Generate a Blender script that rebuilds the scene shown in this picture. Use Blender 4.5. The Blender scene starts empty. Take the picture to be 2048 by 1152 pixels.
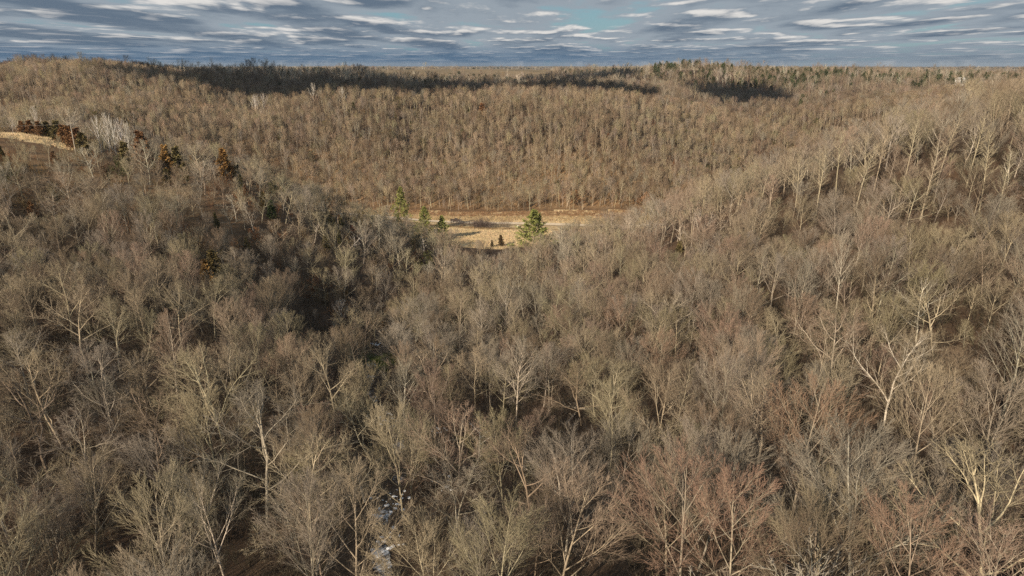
import bpy, math, random
import numpy as np
from mathutils import Vector, Matrix

random.seed(7)
rng = np.random.default_rng(11)
scn = bpy.context.scene
C = scn.collection
R = math.radians
PI = math.pi

# ------------------------------------------------------------------ camera, sky, sun, exposure
CAMZ = 90.0
PITCH = R(17.9)
FOC = 1384.0                       # focal length in pixels of the 2048 px wide photograph
cam_d = bpy.data.cameras.new('camera')
cam = bpy.data.objects.new('camera', cam_d)
C.objects.link(cam)
cam_d.sensor_width = 36.0
cam_d.lens = 36.0 * FOC / 2048.0
cam_d.clip_start = 0.5
cam_d.clip_end = 60000
cam.location = (0, 0, CAMZ)
cam.rotation_euler = (PI / 2 - PITCH, 0, 0)
scn.camera = cam

SUN_EL = R(25)
SUN_DIR = Vector((-0.56, -0.83, 0)).normalized() * math.cos(SUN_EL)
SUN_DIR.z = math.sin(SUN_EL)       # points towards the sun
sun_d = bpy.data.lights.new('sun', 'SUN')
sun_d.energy = 5.0
sun_d.angle = R(0.6)
sun_d.color = (1.0, 0.845, 0.64)
sun = bpy.data.objects.new('sun', sun_d)
C.objects.link(sun)
sun.rotation_euler = SUN_DIR.to_track_quat('Z', 'Y').to_euler()

scn.view_settings.view_transform = 'Standard'
scn.view_settings.look = 'None'
scn.view_settings.exposure = 0.42
scn.view_settings.gamma = 1.0
scn.view_settings.use_curve_mapping = False
scn.cycles.max_bounces = 4
scn.cycles.diffuse_bounces = 1
scn.cycles.glossy_bounces = 1
scn.cycles.transparent_max_bounces = 4
scn.cycles.use_denoising = False
scn.cycles.sample_clamp_direct = 6.0
scn.cycles.sample_clamp_indirect = 3.0


class NT:
    """small helper to write node trees"""
    def __init__(self, tree):
        self.t = tree
        self.t.nodes.clear()

    def n(self, typ, **kw):
        nd = self.t.nodes.new(typ)
        for k, v in kw.items():
            setattr(nd, k, v)
        return nd

    def l(self, a, b):
        self.t.links.new(a, b)

    def put(self, sock, v):
        if hasattr(v, 'is_output'):
            self.l(v, sock)
        else:
            sock.default_value = v

    def math(self, op, a, b=None, c=None, clamp=False):
        nd = self.n('ShaderNodeMath', operation=op, use_clamp=clamp)
        self.put(nd.inputs[0], a)
        if b is not None:
            self.put(nd.inputs[1], b)
        if c is not None:
            self.put(nd.inputs[2], c)
        return nd.outputs[0]

    def vmath(self, op, a, b=None):
        nd = self.n('ShaderNodeVectorMath', operation=op)
        self.put(nd.inputs[0], a)
        if b is not None:
            if op == 'SCALE':
                self.put(nd.inputs[3], b)
            else:
                self.put(nd.inputs[1], b)
        return nd.outputs[0]

    def smooth(self, v, a, b):
        nd = self.n('ShaderNodeMapRange', interpolation_type='SMOOTHSTEP')
        self.put(nd.inputs[0], v)
        self.put(nd.inputs[1], a)
        self.put(nd.inputs[2], b)
        return nd.outputs[0]

    def mix(self, f, a, b, blend='MIX'):
        nd = self.n('ShaderNodeMix', data_type='RGBA', blend_type=blend)
        self.put(nd.inputs[0], f)
        self.put(nd.inputs[6], a)
        self.put(nd.inputs[7], b)
        return nd.outputs[2]

    def noise(self, vec, scale, detail=4, rough=0.55, dist=0.0):
        nd = self.n('ShaderNodeTexNoise')
        self.put(nd.inputs['Vector'], vec)
        self.put(nd.inputs['Scale'], scale)
        nd.inputs['Detail'].default_value = detail
        nd.inputs['Roughness'].default_value = rough
        nd.inputs['Distortion'].default_value = dist
        return nd.outputs[0]


def c4(r, g, b):
    return (r, g, b, 1.0)


def make_world():
    w = bpy.data.worlds.new('World')
    scn.world = w
    w.use_nodes = True
    N = NT(w.node_tree)
    out = N.n('ShaderNodeOutputWorld')
    bg = N.n('ShaderNodeBackground')
    bg.inputs[1].default_value = 0.054
    sky = N.n('ShaderNodeTexSky', sky_type='NISHITA')
    sky.sun_disc = False
    sky.sun_elevation = SUN_EL
    sky.sun_rotation = math.atan2(SUN_DIR.x, SUN_DIR.y)
    sky.air_density = 1.2
    sky.dust_density = 0.3
    sky.ozone_density = 1.5
    tc = N.n('ShaderNodeTexCoord')
    d = tc.outputs['Generated']
    sp = N.n('ShaderNodeSeparateXYZ')
    N.l(d, sp.inputs[0])
    z = N.math('MAXIMUM', sp.outputs[2], 0.004)
    zz = N.math('ADD', z, 0.030)
    px = N.math('DIVIDE', sp.outputs[0], zz)
    py = N.math('DIVIDE', sp.outputs[1], zz)
    # broken cloud deck seen in perspective, its heaps piled a little higher than flat
    cm = N.n('ShaderNodeCombineXYZ')
    N.l(px, cm.inputs[0]); N.l(py, cm.inputs[1])
    P = N.vmath('MULTIPLY', cm.outputs[0], (1.05, 0.44, 1.0))
    P = N.vmath('ADD', P, (3.1, 17.7, 0.0))
    Pn = N.vmath('SUBTRACT', P, (0.0, 0.24, 0.0))      # a step nearer: the lit flank of each heap
    big = N.noise(P, 0.16, 2, 0.5)

    def heaps(v):
        nz = N.noise(v, 0.55, 8, 0.60, 0.15)
        vo = N.n('ShaderNodeTexVoronoi', feature='SMOOTH_F1')
        wob = N.n('ShaderNodeTexNoise'); N.put(wob.inputs['Vector'], v)
        wob.inputs['Scale'].default_value = 1.6; wob.inputs['Detail'].default_value = 4
        N.put(vo.inputs['Vector'], N.vmath('ADD', v, N.vmath('SCALE', N.vmath('SUBTRACT', wob.outputs['Color'], (.5, .5, .5)), 0.9)))
        vo.inputs['Scale'].default_value = 0.95
        vo.inputs['Smoothness'].default_value = 0.35
        return N.math('ADD', N.math('MULTIPLY', nz, 0.72), N.math('MULTIPLY', N.math('SUBTRACT', 0.75, vo.outputs['Distance']), 0.34))
    n1 = heaps(P)
    n2 = heaps(Pn)
    azim = N.math('DIVIDE', px, N.math('ADD', N.math('ABSOLUTE', py), 3.0))
    bias = N.math('MULTIPLY', N.math('MINIMUM', N.math('MAXIMUM', azim, -0.7), 0.7), -0.11)
    dens = N.math('ADD', N.math('ADD', n1, N.math('MULTIPLY', N.math('SUBTRACT', big, 0.5), 0.30)), bias)
    cover = N.smooth(dens, 0.255, 0.36)
    lit = N.smooth(N.math('SUBTRACT', n1, n2), 0.008, 0.115)
    lit = N.math('MULTIPLY', lit, N.smooth(dens, 0.74, 0.46))
    thick = N.smooth(dens, 0.36, 0.58)
    shade = N.mix(thick, c4(4.3, 5.0, 5.7), c4(1.75, 2.4, 3.25))
    cloud = N.mix(lit, shade, c4(10.5, 10.2, 9.8))
    blue = N.mix(0.72, sky.outputs[0], c4(1.9, 4.6, 6.4))
    col = N.mix(cover, blue, cloud)
    # air near the horizon: rain-blue ahead, paler to one side
    low = N.smooth(sp.outputs[2], 0.032, 0.005)
    hz = N.mix(N.smooth(azim, 0.0, 0.5), c4(0.7, 1.8, 3.3), c4(2.4, 3.2, 4.1))
    col = N.mix(N.math('MULTIPLY', low, 0.72), col, hz)
    N.l(col, bg.inputs[0])
    N.l(bg.outputs[0], out.inputs[0])


make_world()


# ------------------------------------------------------------------ materials
def mat(name):
    m = bpy.data.materials.new(name)
    m.use_nodes = True
    N = NT(m.node_tree)
    out = N.n('ShaderNodeOutputMaterial')
    b = N.n('ShaderNodeBsdfPrincipled')
    b.inputs['Roughness'].default_value = 0.85
    b.inputs['Specular IOR Level'].default_value = 0.15
    N.l(b.outputs[0], out.inputs[0])
    return m, N, b


def tint_mat(name, attr, low, high, scale, bump=0.0):
    """bark, twigs, needles: the tree's own colour times a grain"""
    m, N, b = mat(name)
    a = N.n('ShaderNodeAttribute', attribute_type='INSTANCER', attribute_name=attr)
    tc = N.n('ShaderNodeTexCoord')
    nz = N.noise(tc.outputs['Object'], scale, 3, 0.6)
    f = N.n('ShaderNodeMapRange')
    N.l(nz, f.inputs[0])
    f.inputs[1].default_value = 0.3; f.inputs[2].default_value = 0.7
    f.inputs[3].default_value = low; f.inputs[4].default_value = high
    col = N.vmath('SCALE', a.outputs['Vector'], f.outputs[0])
    N.l(col, b.inputs['Base Color'])
    if bump:
        bp = N.n('ShaderNodeBump')
        bp.inputs['Strength'].default_value = bump
        N.l(N.noise(tc.outputs['Object'], scale * 4, 3, 0.6), bp.inputs['Height'])
        N.l(bp.outputs[0], b.inputs['Normal'])
    return m


M_BARK = tint_mat('bark', 'bark_tint', 0.65, 1.3, 1.4, 0.4)
M_TWIG = tint_mat('twig', 'twig_tint', 0.75, 1.25, 0.9)
M_LEAF = tint_mat('needles', 'leaf_tint', 0.55, 1.4, 1.1)


def flat_mat(name, col, rough=0.7, spec=0.3, metal=0.0, var=0.25, scale=3.0):
    m, N, b = mat(name)
    tc = N.n('ShaderNodeTexCoord')
    nz = N.noise(tc.outputs['Object'], scale, 4, 0.6)
    c0 = tuple(c * (1 - var) for c in col) + (1,)
    c1 = tuple(c * (1 + var) for c in col) + (1,)
    N.l(N.mix(nz, c0, c1), b.inputs['Base Color'])
    b.inputs['Roughness'].default_value = rough
    b.inputs['Specular IOR Level'].default_value = spec
    b.inputs['Metallic'].default_value = metal
    return m


def ground_mat():
    m, N, b = mat('leaf_litter')
    g = N.n('ShaderNodeNewGeometry')
    p = g.outputs['Position']
    big = N.noise(p, 0.012, 4, 0.55)
    mid = N.noise(p, 0.09, 5, 0.6)
    fine = N.noise(p, 1.6, 4, 0.7)
    patch = N.noise(p, 0.38, 5, 0.7)
    at = N.n('ShaderNodeAttribute', attribute_type='GEOMETRY', attribute_name='cover')
    s = N.n('ShaderNodeSeparateXYZ'); N.l(at.outputs['Vector'], s.inputs[0])
    litter = N.mix(N.smooth(mid, 0.35, 0.65), c4(0.060, 0.038, 0.025), c4(0.10, 0.063, 0.040))
    litter = N.mix(N.math('MULTIPLY', N.smooth(big, 0.45, 0.65), 0.5), litter, c4(0.12, 0.085, 0.056))
    litter = N.mix(N.math('MULTIPLY', N.smooth(patch, 0.52, 0.66), 0.75), litter, c4(0.15, 0.10, 0.064))
    litter = N.mix(N.math('MULTIPLY', N.smooth(patch, 0.46, 0.34), 0.8), litter, c4(0.035, 0.027, 0.02))
    tan = N.mix(N.smooth(mid, 0.3, 0.7), c4(0.30, 0.175, 0.088), c4(0.41, 0.265, 0.14))
    grass = N.mix(N.smooth(big, 0.35, 0.65), c4(0.34, 0.25, 0.145), c4(0.22, 0.17, 0.10))
    col = N.mix(s.outputs[0], litter, tan)
    col = N.mix(s.outputs[1], col, grass)
    col = N.mix(N.math('MULTIPLY', N.smooth(fine, 0.62, 0.38), 0.5), col, c4(0.05, 0.035, 0.025))
    N.l(col, b.inputs['Base Color'])
    bp = N.n('ShaderNodeBump'); bp.inputs['Strength'].default_value = 0.5; bp.inputs['Distance'].default_value = 0.3
    N.l(fine, bp.inputs['Height']); N.l(bp.outputs[0], b.inputs['Normal'])
    return m


def meadow_mat():
    m, N, b = mat('dry_meadow')
    g = N.n('ShaderNodeNewGeometry')
    p = g.outputs['Position']
    st = N.vmath('MULTIPLY', p, (0.35, 1.0, 1.0))
    a = N.noise(st, 0.14, 5, 0.65)
    f = N.noise(p, 1.2, 4, 0.7)
    col = N.mix(N.smooth(a, 0.35, 0.62), c4(0.47, 0.34, 0.19), c4(0.74, 0.57, 0.34))
    col = N.mix(N.math('MULTIPLY', N.smooth(f, 0.55, 0.4), 0.45), col, c4(0.27, 0.19, 0.10))
    N.l(col, b.inputs['Base Color'])
    bp = N.n('ShaderNodeBump'); bp.inputs['Strength'].default_value = 0.7; bp.inputs['Distance'].default_value = 0.4
    N.l(f, bp.inputs['Height']); N.l(bp.outputs[0], b.inputs['Normal'])
    return m


def road_mat():
    m, N, b = mat('gravel_road')
    g = N.n('ShaderNodeNewGeometry')
    a = N.noise(g.outputs['Position'], 0.6, 5, 0.65)
    N.l(N.mix(N.smooth(a, 0.3, 0.7), c4(0.58, 0.46, 0.33), c4(0.76, 0.63, 0.47)), b.inputs['Base Color'])
    return m


def creek_mat():
    m, N, b = mat('snowy_creek_bed')
    g = N.n('ShaderNodeNewGeometry')
    a = N.noise(g.outputs['Position'], 1.1, 7, 0.8)
    c = N.noise(g.outputs['Position'], 0.12, 2, 0.5)
    f = N.smooth(N.math('ADD', a, N.math('MULTIPLY', N.math('SUBTRACT', c, 0.5), 0.8)), 0.54, 0.68)
    N.l(N.mix(f, c4(0.07, 0.052, 0.038), c4(0.72, 0.74, 0.78)), b.inputs['Base Color'])
    return m


M_GROUND, M_MEADOW, M_ROAD, M_CREEK = ground_mat(), meadow_mat(), road_mat(), creek_mat()


# ------------------------------------------------------------------ terrain
def ray(u, v):
    """direction of a photograph pixel in the world, scaled to one metre forward"""
    rx, ru = (u - 1024) / FOC, -(v - 576) / FOC
    fy = math.cos(PITCH) + ru * math.sin(PITCH)
    fz = -math.sin(PITCH) + ru * math.cos(PITCH)
    return rx / fy, fz / fy


def W(u, v, y, h=0.0):
    a, b = ray(u, v)
    return (a * y, y, b * y - h)


CREEK = [W(740, 1150, 62), W(775, 1040, 78), W(800, 950, 94), W(775, 850, 116), W(752, 770, 138), W(745, 690, 168),
         W(790, 620, 210), W(880, 545, 262), W(950, 500, 305)]
CREEK = [(0, 30, -50.5), (-6, 48, -52)] + CREEK
CP = list(CREEK) + [
    # valley floor and its road
    W(960, 470, 345), W(1100, 478, 335), W(1040, 448, 378), W(850, 441, 385), W(1250, 455, 376), W(1000, 420, 415), W(1000, 405, 430),
    (-150, 420, -80), (-320, 440, -70), (150, 405, -84), (300, 420, -80),
    # far wooded slope
    W(1000, 300, 500), W(1000, 350, 462), W(1000, 190, 580, 11), W(750, 300, 500), W(750, 190, 590, 11), W(1250, 300, 500), W(1250, 205, 580, 12),
    W(500, 185, 590, 10), W(500, 240, 500, 10), W(520, 290, 455, 10), W(100, 138, 540, 14), W(300, 195, 480, 13), W(60, 190, 420, 13),
    W(1420, 250, 560, 12), W(1520, 212, 640, 12), W(1720, 185, 700, 13), W(1950, 180, 560, 13),
    W(1700, 136, 900, 13), W(1395, 119, 930, 13), W(1330, 124, 930, 13), W(1265, 152, 900, 12), W(1500, 132, 930, 13), W(2000, 143, 800, 14), W(1500, 160, 800, 12),
    W(300, 130, 740, 12), W(520, 132, 760, 12), W(690, 132, 760, 12), W(780, 160, 790, 14), W(870, 162, 790, 14), W(980, 160, 790, 14), W(1110, 146, 800, 13), W(1230, 162, 840, 13), W(900, 180, 1010, 12), W(700, 176, 1010, 12), W(-100, 130, 650, 12),
    # the slope with the aspens
    W(2048, 160, 275, 12), W(1850, 212, 222, 13), W(1640, 290, 232, 13), W(1430, 358, 258, 13), W(1265, 428, 290, 10),
    W(2000, 600, 100, 15), W(1650, 700, 105, 14), W(1400, 560, 150, 15), W(1230, 610, 150, 15), W(1380, 900, 55, 15), W(1850, 850, 66, 15),
    W(2030, 1050, 45, 13), W(1100, 1050, 58, 12), W(1000, 820, 96, 9), W(1150, 520, 240, 8), W(1500, 430, 200, 15), W(1800, 430, 150, 16),
    (230, 330, -40), (150, 330, -68), (260, 230, -22), (180, 60, -34), (120, 110, -42),
    # the near slope on the other side
    W(250, 950, 64, 15), W(150, 600, 110, 15), W(450, 600, 122, 15), W(450, 540, 138, 14), W(650, 640, 142, 11), W(100, 480, 140, 15),
    W(600, 850, 82, 12), W(600, 610, 190, 6), W(430, 520, 185, 3),
    # the hill with the cedars
    W(520, 430, 230), W(300, 420, 210), W(100, 350, 215), W(15, 285, 238), W(60, 264, 266), W(-200, 280, 250), W(650, 392, 268, 11), W(760, 432, 290, 10),
    W(450, 302, 265, 11), W(300, 288, 255, 10), W(640, 450, 250), (-150, 350, -62), (-230, 370, -42), (-60, 350, -78),
    # behind the camera and aside
    (0, -60, -44), (110, -50, -40), (-110, -50, -42), (60, 20, -46), (-60, 25, -48), (-130, 60, -46), (-200, 120, -40), (300, 100, -25), (-320, 250, -25),
    (400, 350, -30), (-450, 450, -30), (500, 600, -30), (-550, 650, -22), (0, -300, -35), (300, -250, -30), (-300, -250, -32), (700, 900, -18), (-700, 900, -12),
]
CPA = np.array(CP, float)


def _phi(r2):
    return np.sqrt(r2 + 22.0 ** 2)


_A = _phi(((CPA[:, None, :2] - CPA[None, :, :2]) ** 2).sum(-1)) - 0.0
_A = np.block([[_A + -1.5 * np.eye(len(CPA)), np.ones((len(CPA), 1))], [np.ones((1, len(CPA))), np.zeros((1, 1))]])
_w = np.linalg.solve(_A, np.concatenate([CPA[:, 2], [0]]))
_perm = rng.permutation(512)


def vnoise(x, y, seed=0):
    xi, yi = np.floor(x).astype(int), np.floor(y).astype(int)
    fx, fy = x - xi, y - yi
    fx, fy = fx * fx * (3 - 2 * fx), fy * fy * (3 - 2 * fy)
    def h(a, b):
        return _perm[(_perm[(a + seed * 37) & 511] + b) & 511] / 511.0
    return (h(xi, yi) * (1 - fx) + h(xi + 1, yi) * fx) * (1 - fy) + (h(xi, yi + 1) * (1 - fx) + h(xi + 1, yi + 1) * fx) * fy


def fbm(x, y, s, o=4, seed=0):
    t, a = 0, 0.5
    for k in range(o):
        t = t + a * vnoise(x / s + 31.7 * k, y / s + 17.3 * k, seed + k)
        s, a = s / 2, a / 2
    return t


CRK = np.array(CREEK)


def creek_dist(x, y):
    d = np.full(np.shape(x), 1e9)
    for i in range(len(CRK) - 1):
        a, b = CRK[i, :2], CRK[i + 1, :2]
        t = np.clip(((x - a[0]) * (b[0] - a[0]) + (y - a[1]) * (b[1] - a[1])) / ((b - a) ** 2).sum(), 0, 1)
        d = np.minimum(d, np.hypot(x - a[0] - t * (b[0] - a[0]), y - a[1] - t * (b[1] - a[1])))
    return d


def smooth01(v, a, b):
    t = np.clip((v - a) / (b - a), 0, 1)
    return t * t * (3 - 2 * t)


def height(x, y):
    x, y = np.atleast_1d(np.asarray(x, float)), np.atleast_1d(np.asarray(y, float))
    out = np.empty(x.shape)
    xf, yf, of = x.ravel(), y.ravel(), out.reshape(-1)
    for s in range(0, xf.size, 20000):
        X, Y = xf[s:s + 20000], yf[s:s + 20000]
        z = _phi((X[:, None] - CPA[None, :, 0]) ** 2 + (Y[:, None] - CPA[None, :, 1]) ** 2) @ _w[:-1] + _w[-1]
        rr = np.hypot(X, Y)
        far = -34 + 44 * (fbm(X, Y, 900, 3, 5) - 0.44) * np.clip(2500 / np.maximum(rr, 1), 0.45, 1)
        far = np.minimum(far, -12 - rr * 0.0006)
        far = far + 20 * np.exp(-((Y - 2050) / 420) ** 2 - ((X + 80) / 620) ** 2) + 17 * np.exp(-((Y - 1420) / 210) ** 2 - ((X - 260) / 190) ** 2)
        k = np.clip((np.hypot(X, Y - 250) - 760) / 400, 0, 1)
        k = k * k * (3 - 2 * k)
        z = z * (1 - k) + far * k
        z = z + (fbm(X, Y, 26, 3, 9) - 0.44) * 2.2 * (1 - k) * np.clip((np.abs(Y - 372) - 20) / 40 + (np.abs(X) > 200), 0.12, 1)
        z = z + (fbm(X * 1.6, Y * .5, 85, 3, 15) - .44) * 17 * smooth01(Y, 425, 480) * smooth01(Y, 1000, 700)
        z = z - 2.2 * np.exp(-(creek_dist(X, Y) / 5.0) ** 2) * (Y < 300)
        of[s:s + 20000] = z
    return out + CAMZ


def h1(x, y):
    return float(height(x, y)[0])


def meadow_mask(x, y):
    """valley meadow and the open field on the cedar hill"""
    n = (fbm(x, y, 20, 3, 3) - 0.44) * 16
    front = 313 + np.abs(x + 16) * 0.10
    v = (y > front + n) & (y < 411 + n * 0.4) & (x > -190) & (x < 190)
    fx, fy = -192.0, 252.0
    f = ((x - fx) / 38) ** 2 + ((y - fy) / 9.5) ** 2 < 1 + n / 22
    return v, f


def far_field(x, y):
    """1 where the uplands are open fields"""
    r = np.hypot(x, y)
    n = fbm(x * 0.7, y, 420, 3, 21)
    g = smooth01(n, 0.42, 0.47)
    az = x / np.maximum(y, 1)
    strip = smooth01(y, 1150, 1350) * smooth01(az, -0.30, -0.22) * smooth01(az, 0.24, 0.20)
    hill = np.exp(-((y - 1380) / 170) ** 2 - ((x - 260) / 150) ** 2)
    crest = np.exp(-((y - 1850) / 330) ** 2 - ((x + 80) / 560) ** 2) * smooth01(fbm(x, y * .6, 260, 2, 55), .42, .46)
    return np.clip(np.maximum.reduce([g * smooth01(r, 1900, 2400), g * strip, smooth01(hill, .25, .4), smooth01(crest, .25, .45)]), 0, 1)


def finish(name, verts, faces, mats, midx=None, parent=None, smooth=False, link=True):
    me = bpy.data.meshes.new(name)
    me.from_pydata(verts, [], faces)
    for m in (mats if isinstance(mats, (list, tuple)) else [mats]):
        me.materials.append(m)
    if midx is not None:
        me.polygons.foreach_set('material_index', np.asarray(midx, np.int32))
    if smooth:
        me.polygons.foreach_set('use_smooth', np.ones(len(me.polygons), bool))
    me.update()
    o = bpy.data.objects.new(name, me)
    if link:
        C.objects.link(o)
    if parent:
        o.parent = parent
    return o


def tag(o, label=None, cat=None, group=None, kind=None):
    if label: o['label'] = label
    if cat: o['category'] = cat
    if group: o['group'] = group
    if kind: o['kind'] = kind
    return o


def build_ground():
    rad = [0.0] + list(np.arange(6, 120, 3.0)) + list(np.arange(120, 460, 3.0)) + list(np.arange(460, 760, 5.0)) + \
        list(760 * 1.035 ** np.arange(0, 100))
    rad = [r for r in rad if r < 14000]
    ang = list(np.arange(-46, 46, 0.45)) + list(np.arange(46, 314, 4.0))
    Rr, A = np.array(rad[1:]), np.radians(np.array(ang))
    X, Y = Rr[:, None] * np.sin(A)[None], Rr[:, None] * np.cos(A)[None]
    Z = height(X.ravel(), Y.ravel()).reshape(X.shape)
    nr, na = X.shape
    verts = np.concatenate([[[0, 0, h1(0, 0)]], np.stack([X, Y, Z], -1).reshape(-1, 3)])
    idx = 1 + np.arange(nr * na).reshape(nr, na)
    a = idx[:-1]; b = idx[1:]
    q = np.stack([a, np.roll(a, -1, 1), np.roll(b, -1, 1), b], -1).reshape(-1, 4)
    q = q[:, ::-1]
    cx, cy = verts[q, 0].mean(1), verts[q, 1].mean(1)
    mv, mf = meadow_mask(cx, cy)
    tri = [(0, idx[0, (i + 1) % na], idx[0, i]) for i in range(na)]

    def sub(name, sel, mt, extra=()):
        fs = q[sel]
        us, inv = np.unique(np.concatenate([fs.ravel(), np.array(extra, int).ravel()]).astype(int), return_inverse=True)
        inv = inv.ravel()
        k = fs.size
        faces = [tuple(r) for r in inv[:k].reshape(-1, 4)] + [tuple(r) for r in inv[k:].reshape(-1, 3)]
        vs = verts[us]
        o = finish(name, [tuple(v) for v in vs], faces, mt, smooth=True)
        x, y = vs[:, 0], vs[:, 1]
        tan = smooth01(y, 405, 425) * smooth01(y, 520, 440) * smooth01(x, -260, -180) * smooth01(x, 240, 180)
        tan = np.maximum(tan, 0.55 * smooth01(x, -60, -120) * smooth01(y, 180, 210) * smooth01(y, 320, 290))
        at = o.data.attributes.new('cover', 'FLOAT_VECTOR', 'POINT')
        at.data.foreach_set('vector', np.stack([tan, far_field(x, y), 0 * x], -1).ravel().astype(np.float32))
        return o
    g = sub('ground', ~(mv | mf), M_GROUND, tri)
    tag(g, 'brown leaf littered ground of the wooded hills out to the horizon', kind='structure')
    tag(sub('meadow', mv, M_MEADOW), 'dry tan meadow on the valley floor beside the road', kind='structure')
    tag(sub('hilltop_field', mf, M_MEADOW), 'dry tan field on top of the cedar hill', kind='structure')


build_ground()


def ribbon(name, pts, width, mt, lift, label, wob=0.0, step=1.5, nx=5):
    P = [Vector((p[0], p[1], 0)) for p in pts]
    line = []
    for a, b in zip(P[:-1], P[1:]):
        n = max(2, int((b - a).length / step))
        line += [a.lerp(b, i / n) for i in range(n)]
    line.append(P[-1])
    for _ in range(6):
        line = [line[0]] + [(line[i - 1] + line[i] * 2 + line[i + 1]) / 4 for i in range(1, len(line) - 1)] + [line[-1]]
    vs, fs = [], []
    for i, p in enumerate(line):
        t = (line[min(i + 1, len(line) - 1)] - line[max(i - 1, 0)]).normalized()
        s = Vector((-t.y, t.x, 0))
        wl = width * (1 + wob * (random.random() - 0.5)); wr = width * (1 + wob * (random.random() - 0.5))
        for k in range(nx):
            f = k / (nx - 1)
            q = p + s * (-wl / 2 + f * (wl + wr) / 2)
            vs.append((q.x, q.y, 0))
    xs = np.array(vs)
    zs = height(xs[:, 0], xs[:, 1]) + lift
    vs = [(v[0], v[1], z) for v, z in zip(vs, zs)]
    for i in range(len(line) - 1):
        for k in range(nx - 1):
            a = i * nx + k
            fs.append((a, a + 1, a + nx + 1, a + nx))
    o = finish(name, vs, fs, mt, smooth=True)
    tag(o, label, kind='structure')
    return o


def road_y(x):
    return 379.5 - 0.045 * x + 0.0006 * x * x


ribbon('road', [(x, road_y(x)) for x in range(-140, 261, 10)], 6.0, M_ROAD, 0.28, 'pale gravel road along the valley floor', step=3)
ribbon('creek_bed', [(p[0] + 2.2 * math.sin(i * 2.1), p[1]) for i, p in enumerate(CREEK[1:8])], 2.0, M_CREEK, 0.12, 'dark creek bed patched with snow in the ravine', wob=0.6)

# ------------------------------------------------------------------ trees: one builder for every bare kind
GA = 2.399963


class Mesh:
    def __init__(self):
        self.v, self.f, self.m = [], [], []

    def tube(self, pts, rad, sides, mi):
        n0 = len(self.v)
        ref = Vector((0.31, 0.87, 0.39))
        n = len(pts)
        for i, p in enumerate(pts):
            t = (pts[min(i + 1, n - 1)] - pts[max(i - 1, 0)])
            if t.length < 1e-6:
                t = Vector((0, 0, 1))
            t.normalize()
            u = t.cross(ref)
            if u.length < 1e-3:
                u = t.cross(Vector((1, 0, 0)))
            u.normalize(); w = t.cross(u)
            if i == n - 1:
                self.v.append(tuple(p))
                break
            for k in range(sides):
                a = 2 * PI * k / sides
                q = p + (u * math.cos(a) + w * math.sin(a)) * rad[i]
                self.v.append((q.x, q.y, q.z))
        for i in range(n - 2):
            for k in range(sides):
                k2 = (k + 1) % sides
                a = n0 + i * sides
                self.f.append((a + k, a + k2, a + sides + k2, a + sides + k)); self.m.append(mi)
        a = n0 + (n - 2) * sides; tip = n0 + (n - 1) * sides
        for k in range(sides):
            self.f.append((a + k, a + (k + 1) % sides, tip)); self.m.append(mi)


def rot_about(d, ang, az):
    ref = Vector((0, 0, 1)) if abs(d.z) < 0.95 else Vector((1, 0, 0))
    u = d.cross(ref).normalized(); w = d.cross(u)
    return (d * math.cos(ang) + (u * math.cos(az) + w * math.sin(az)) * math.sin(ang)).normalized()


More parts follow.
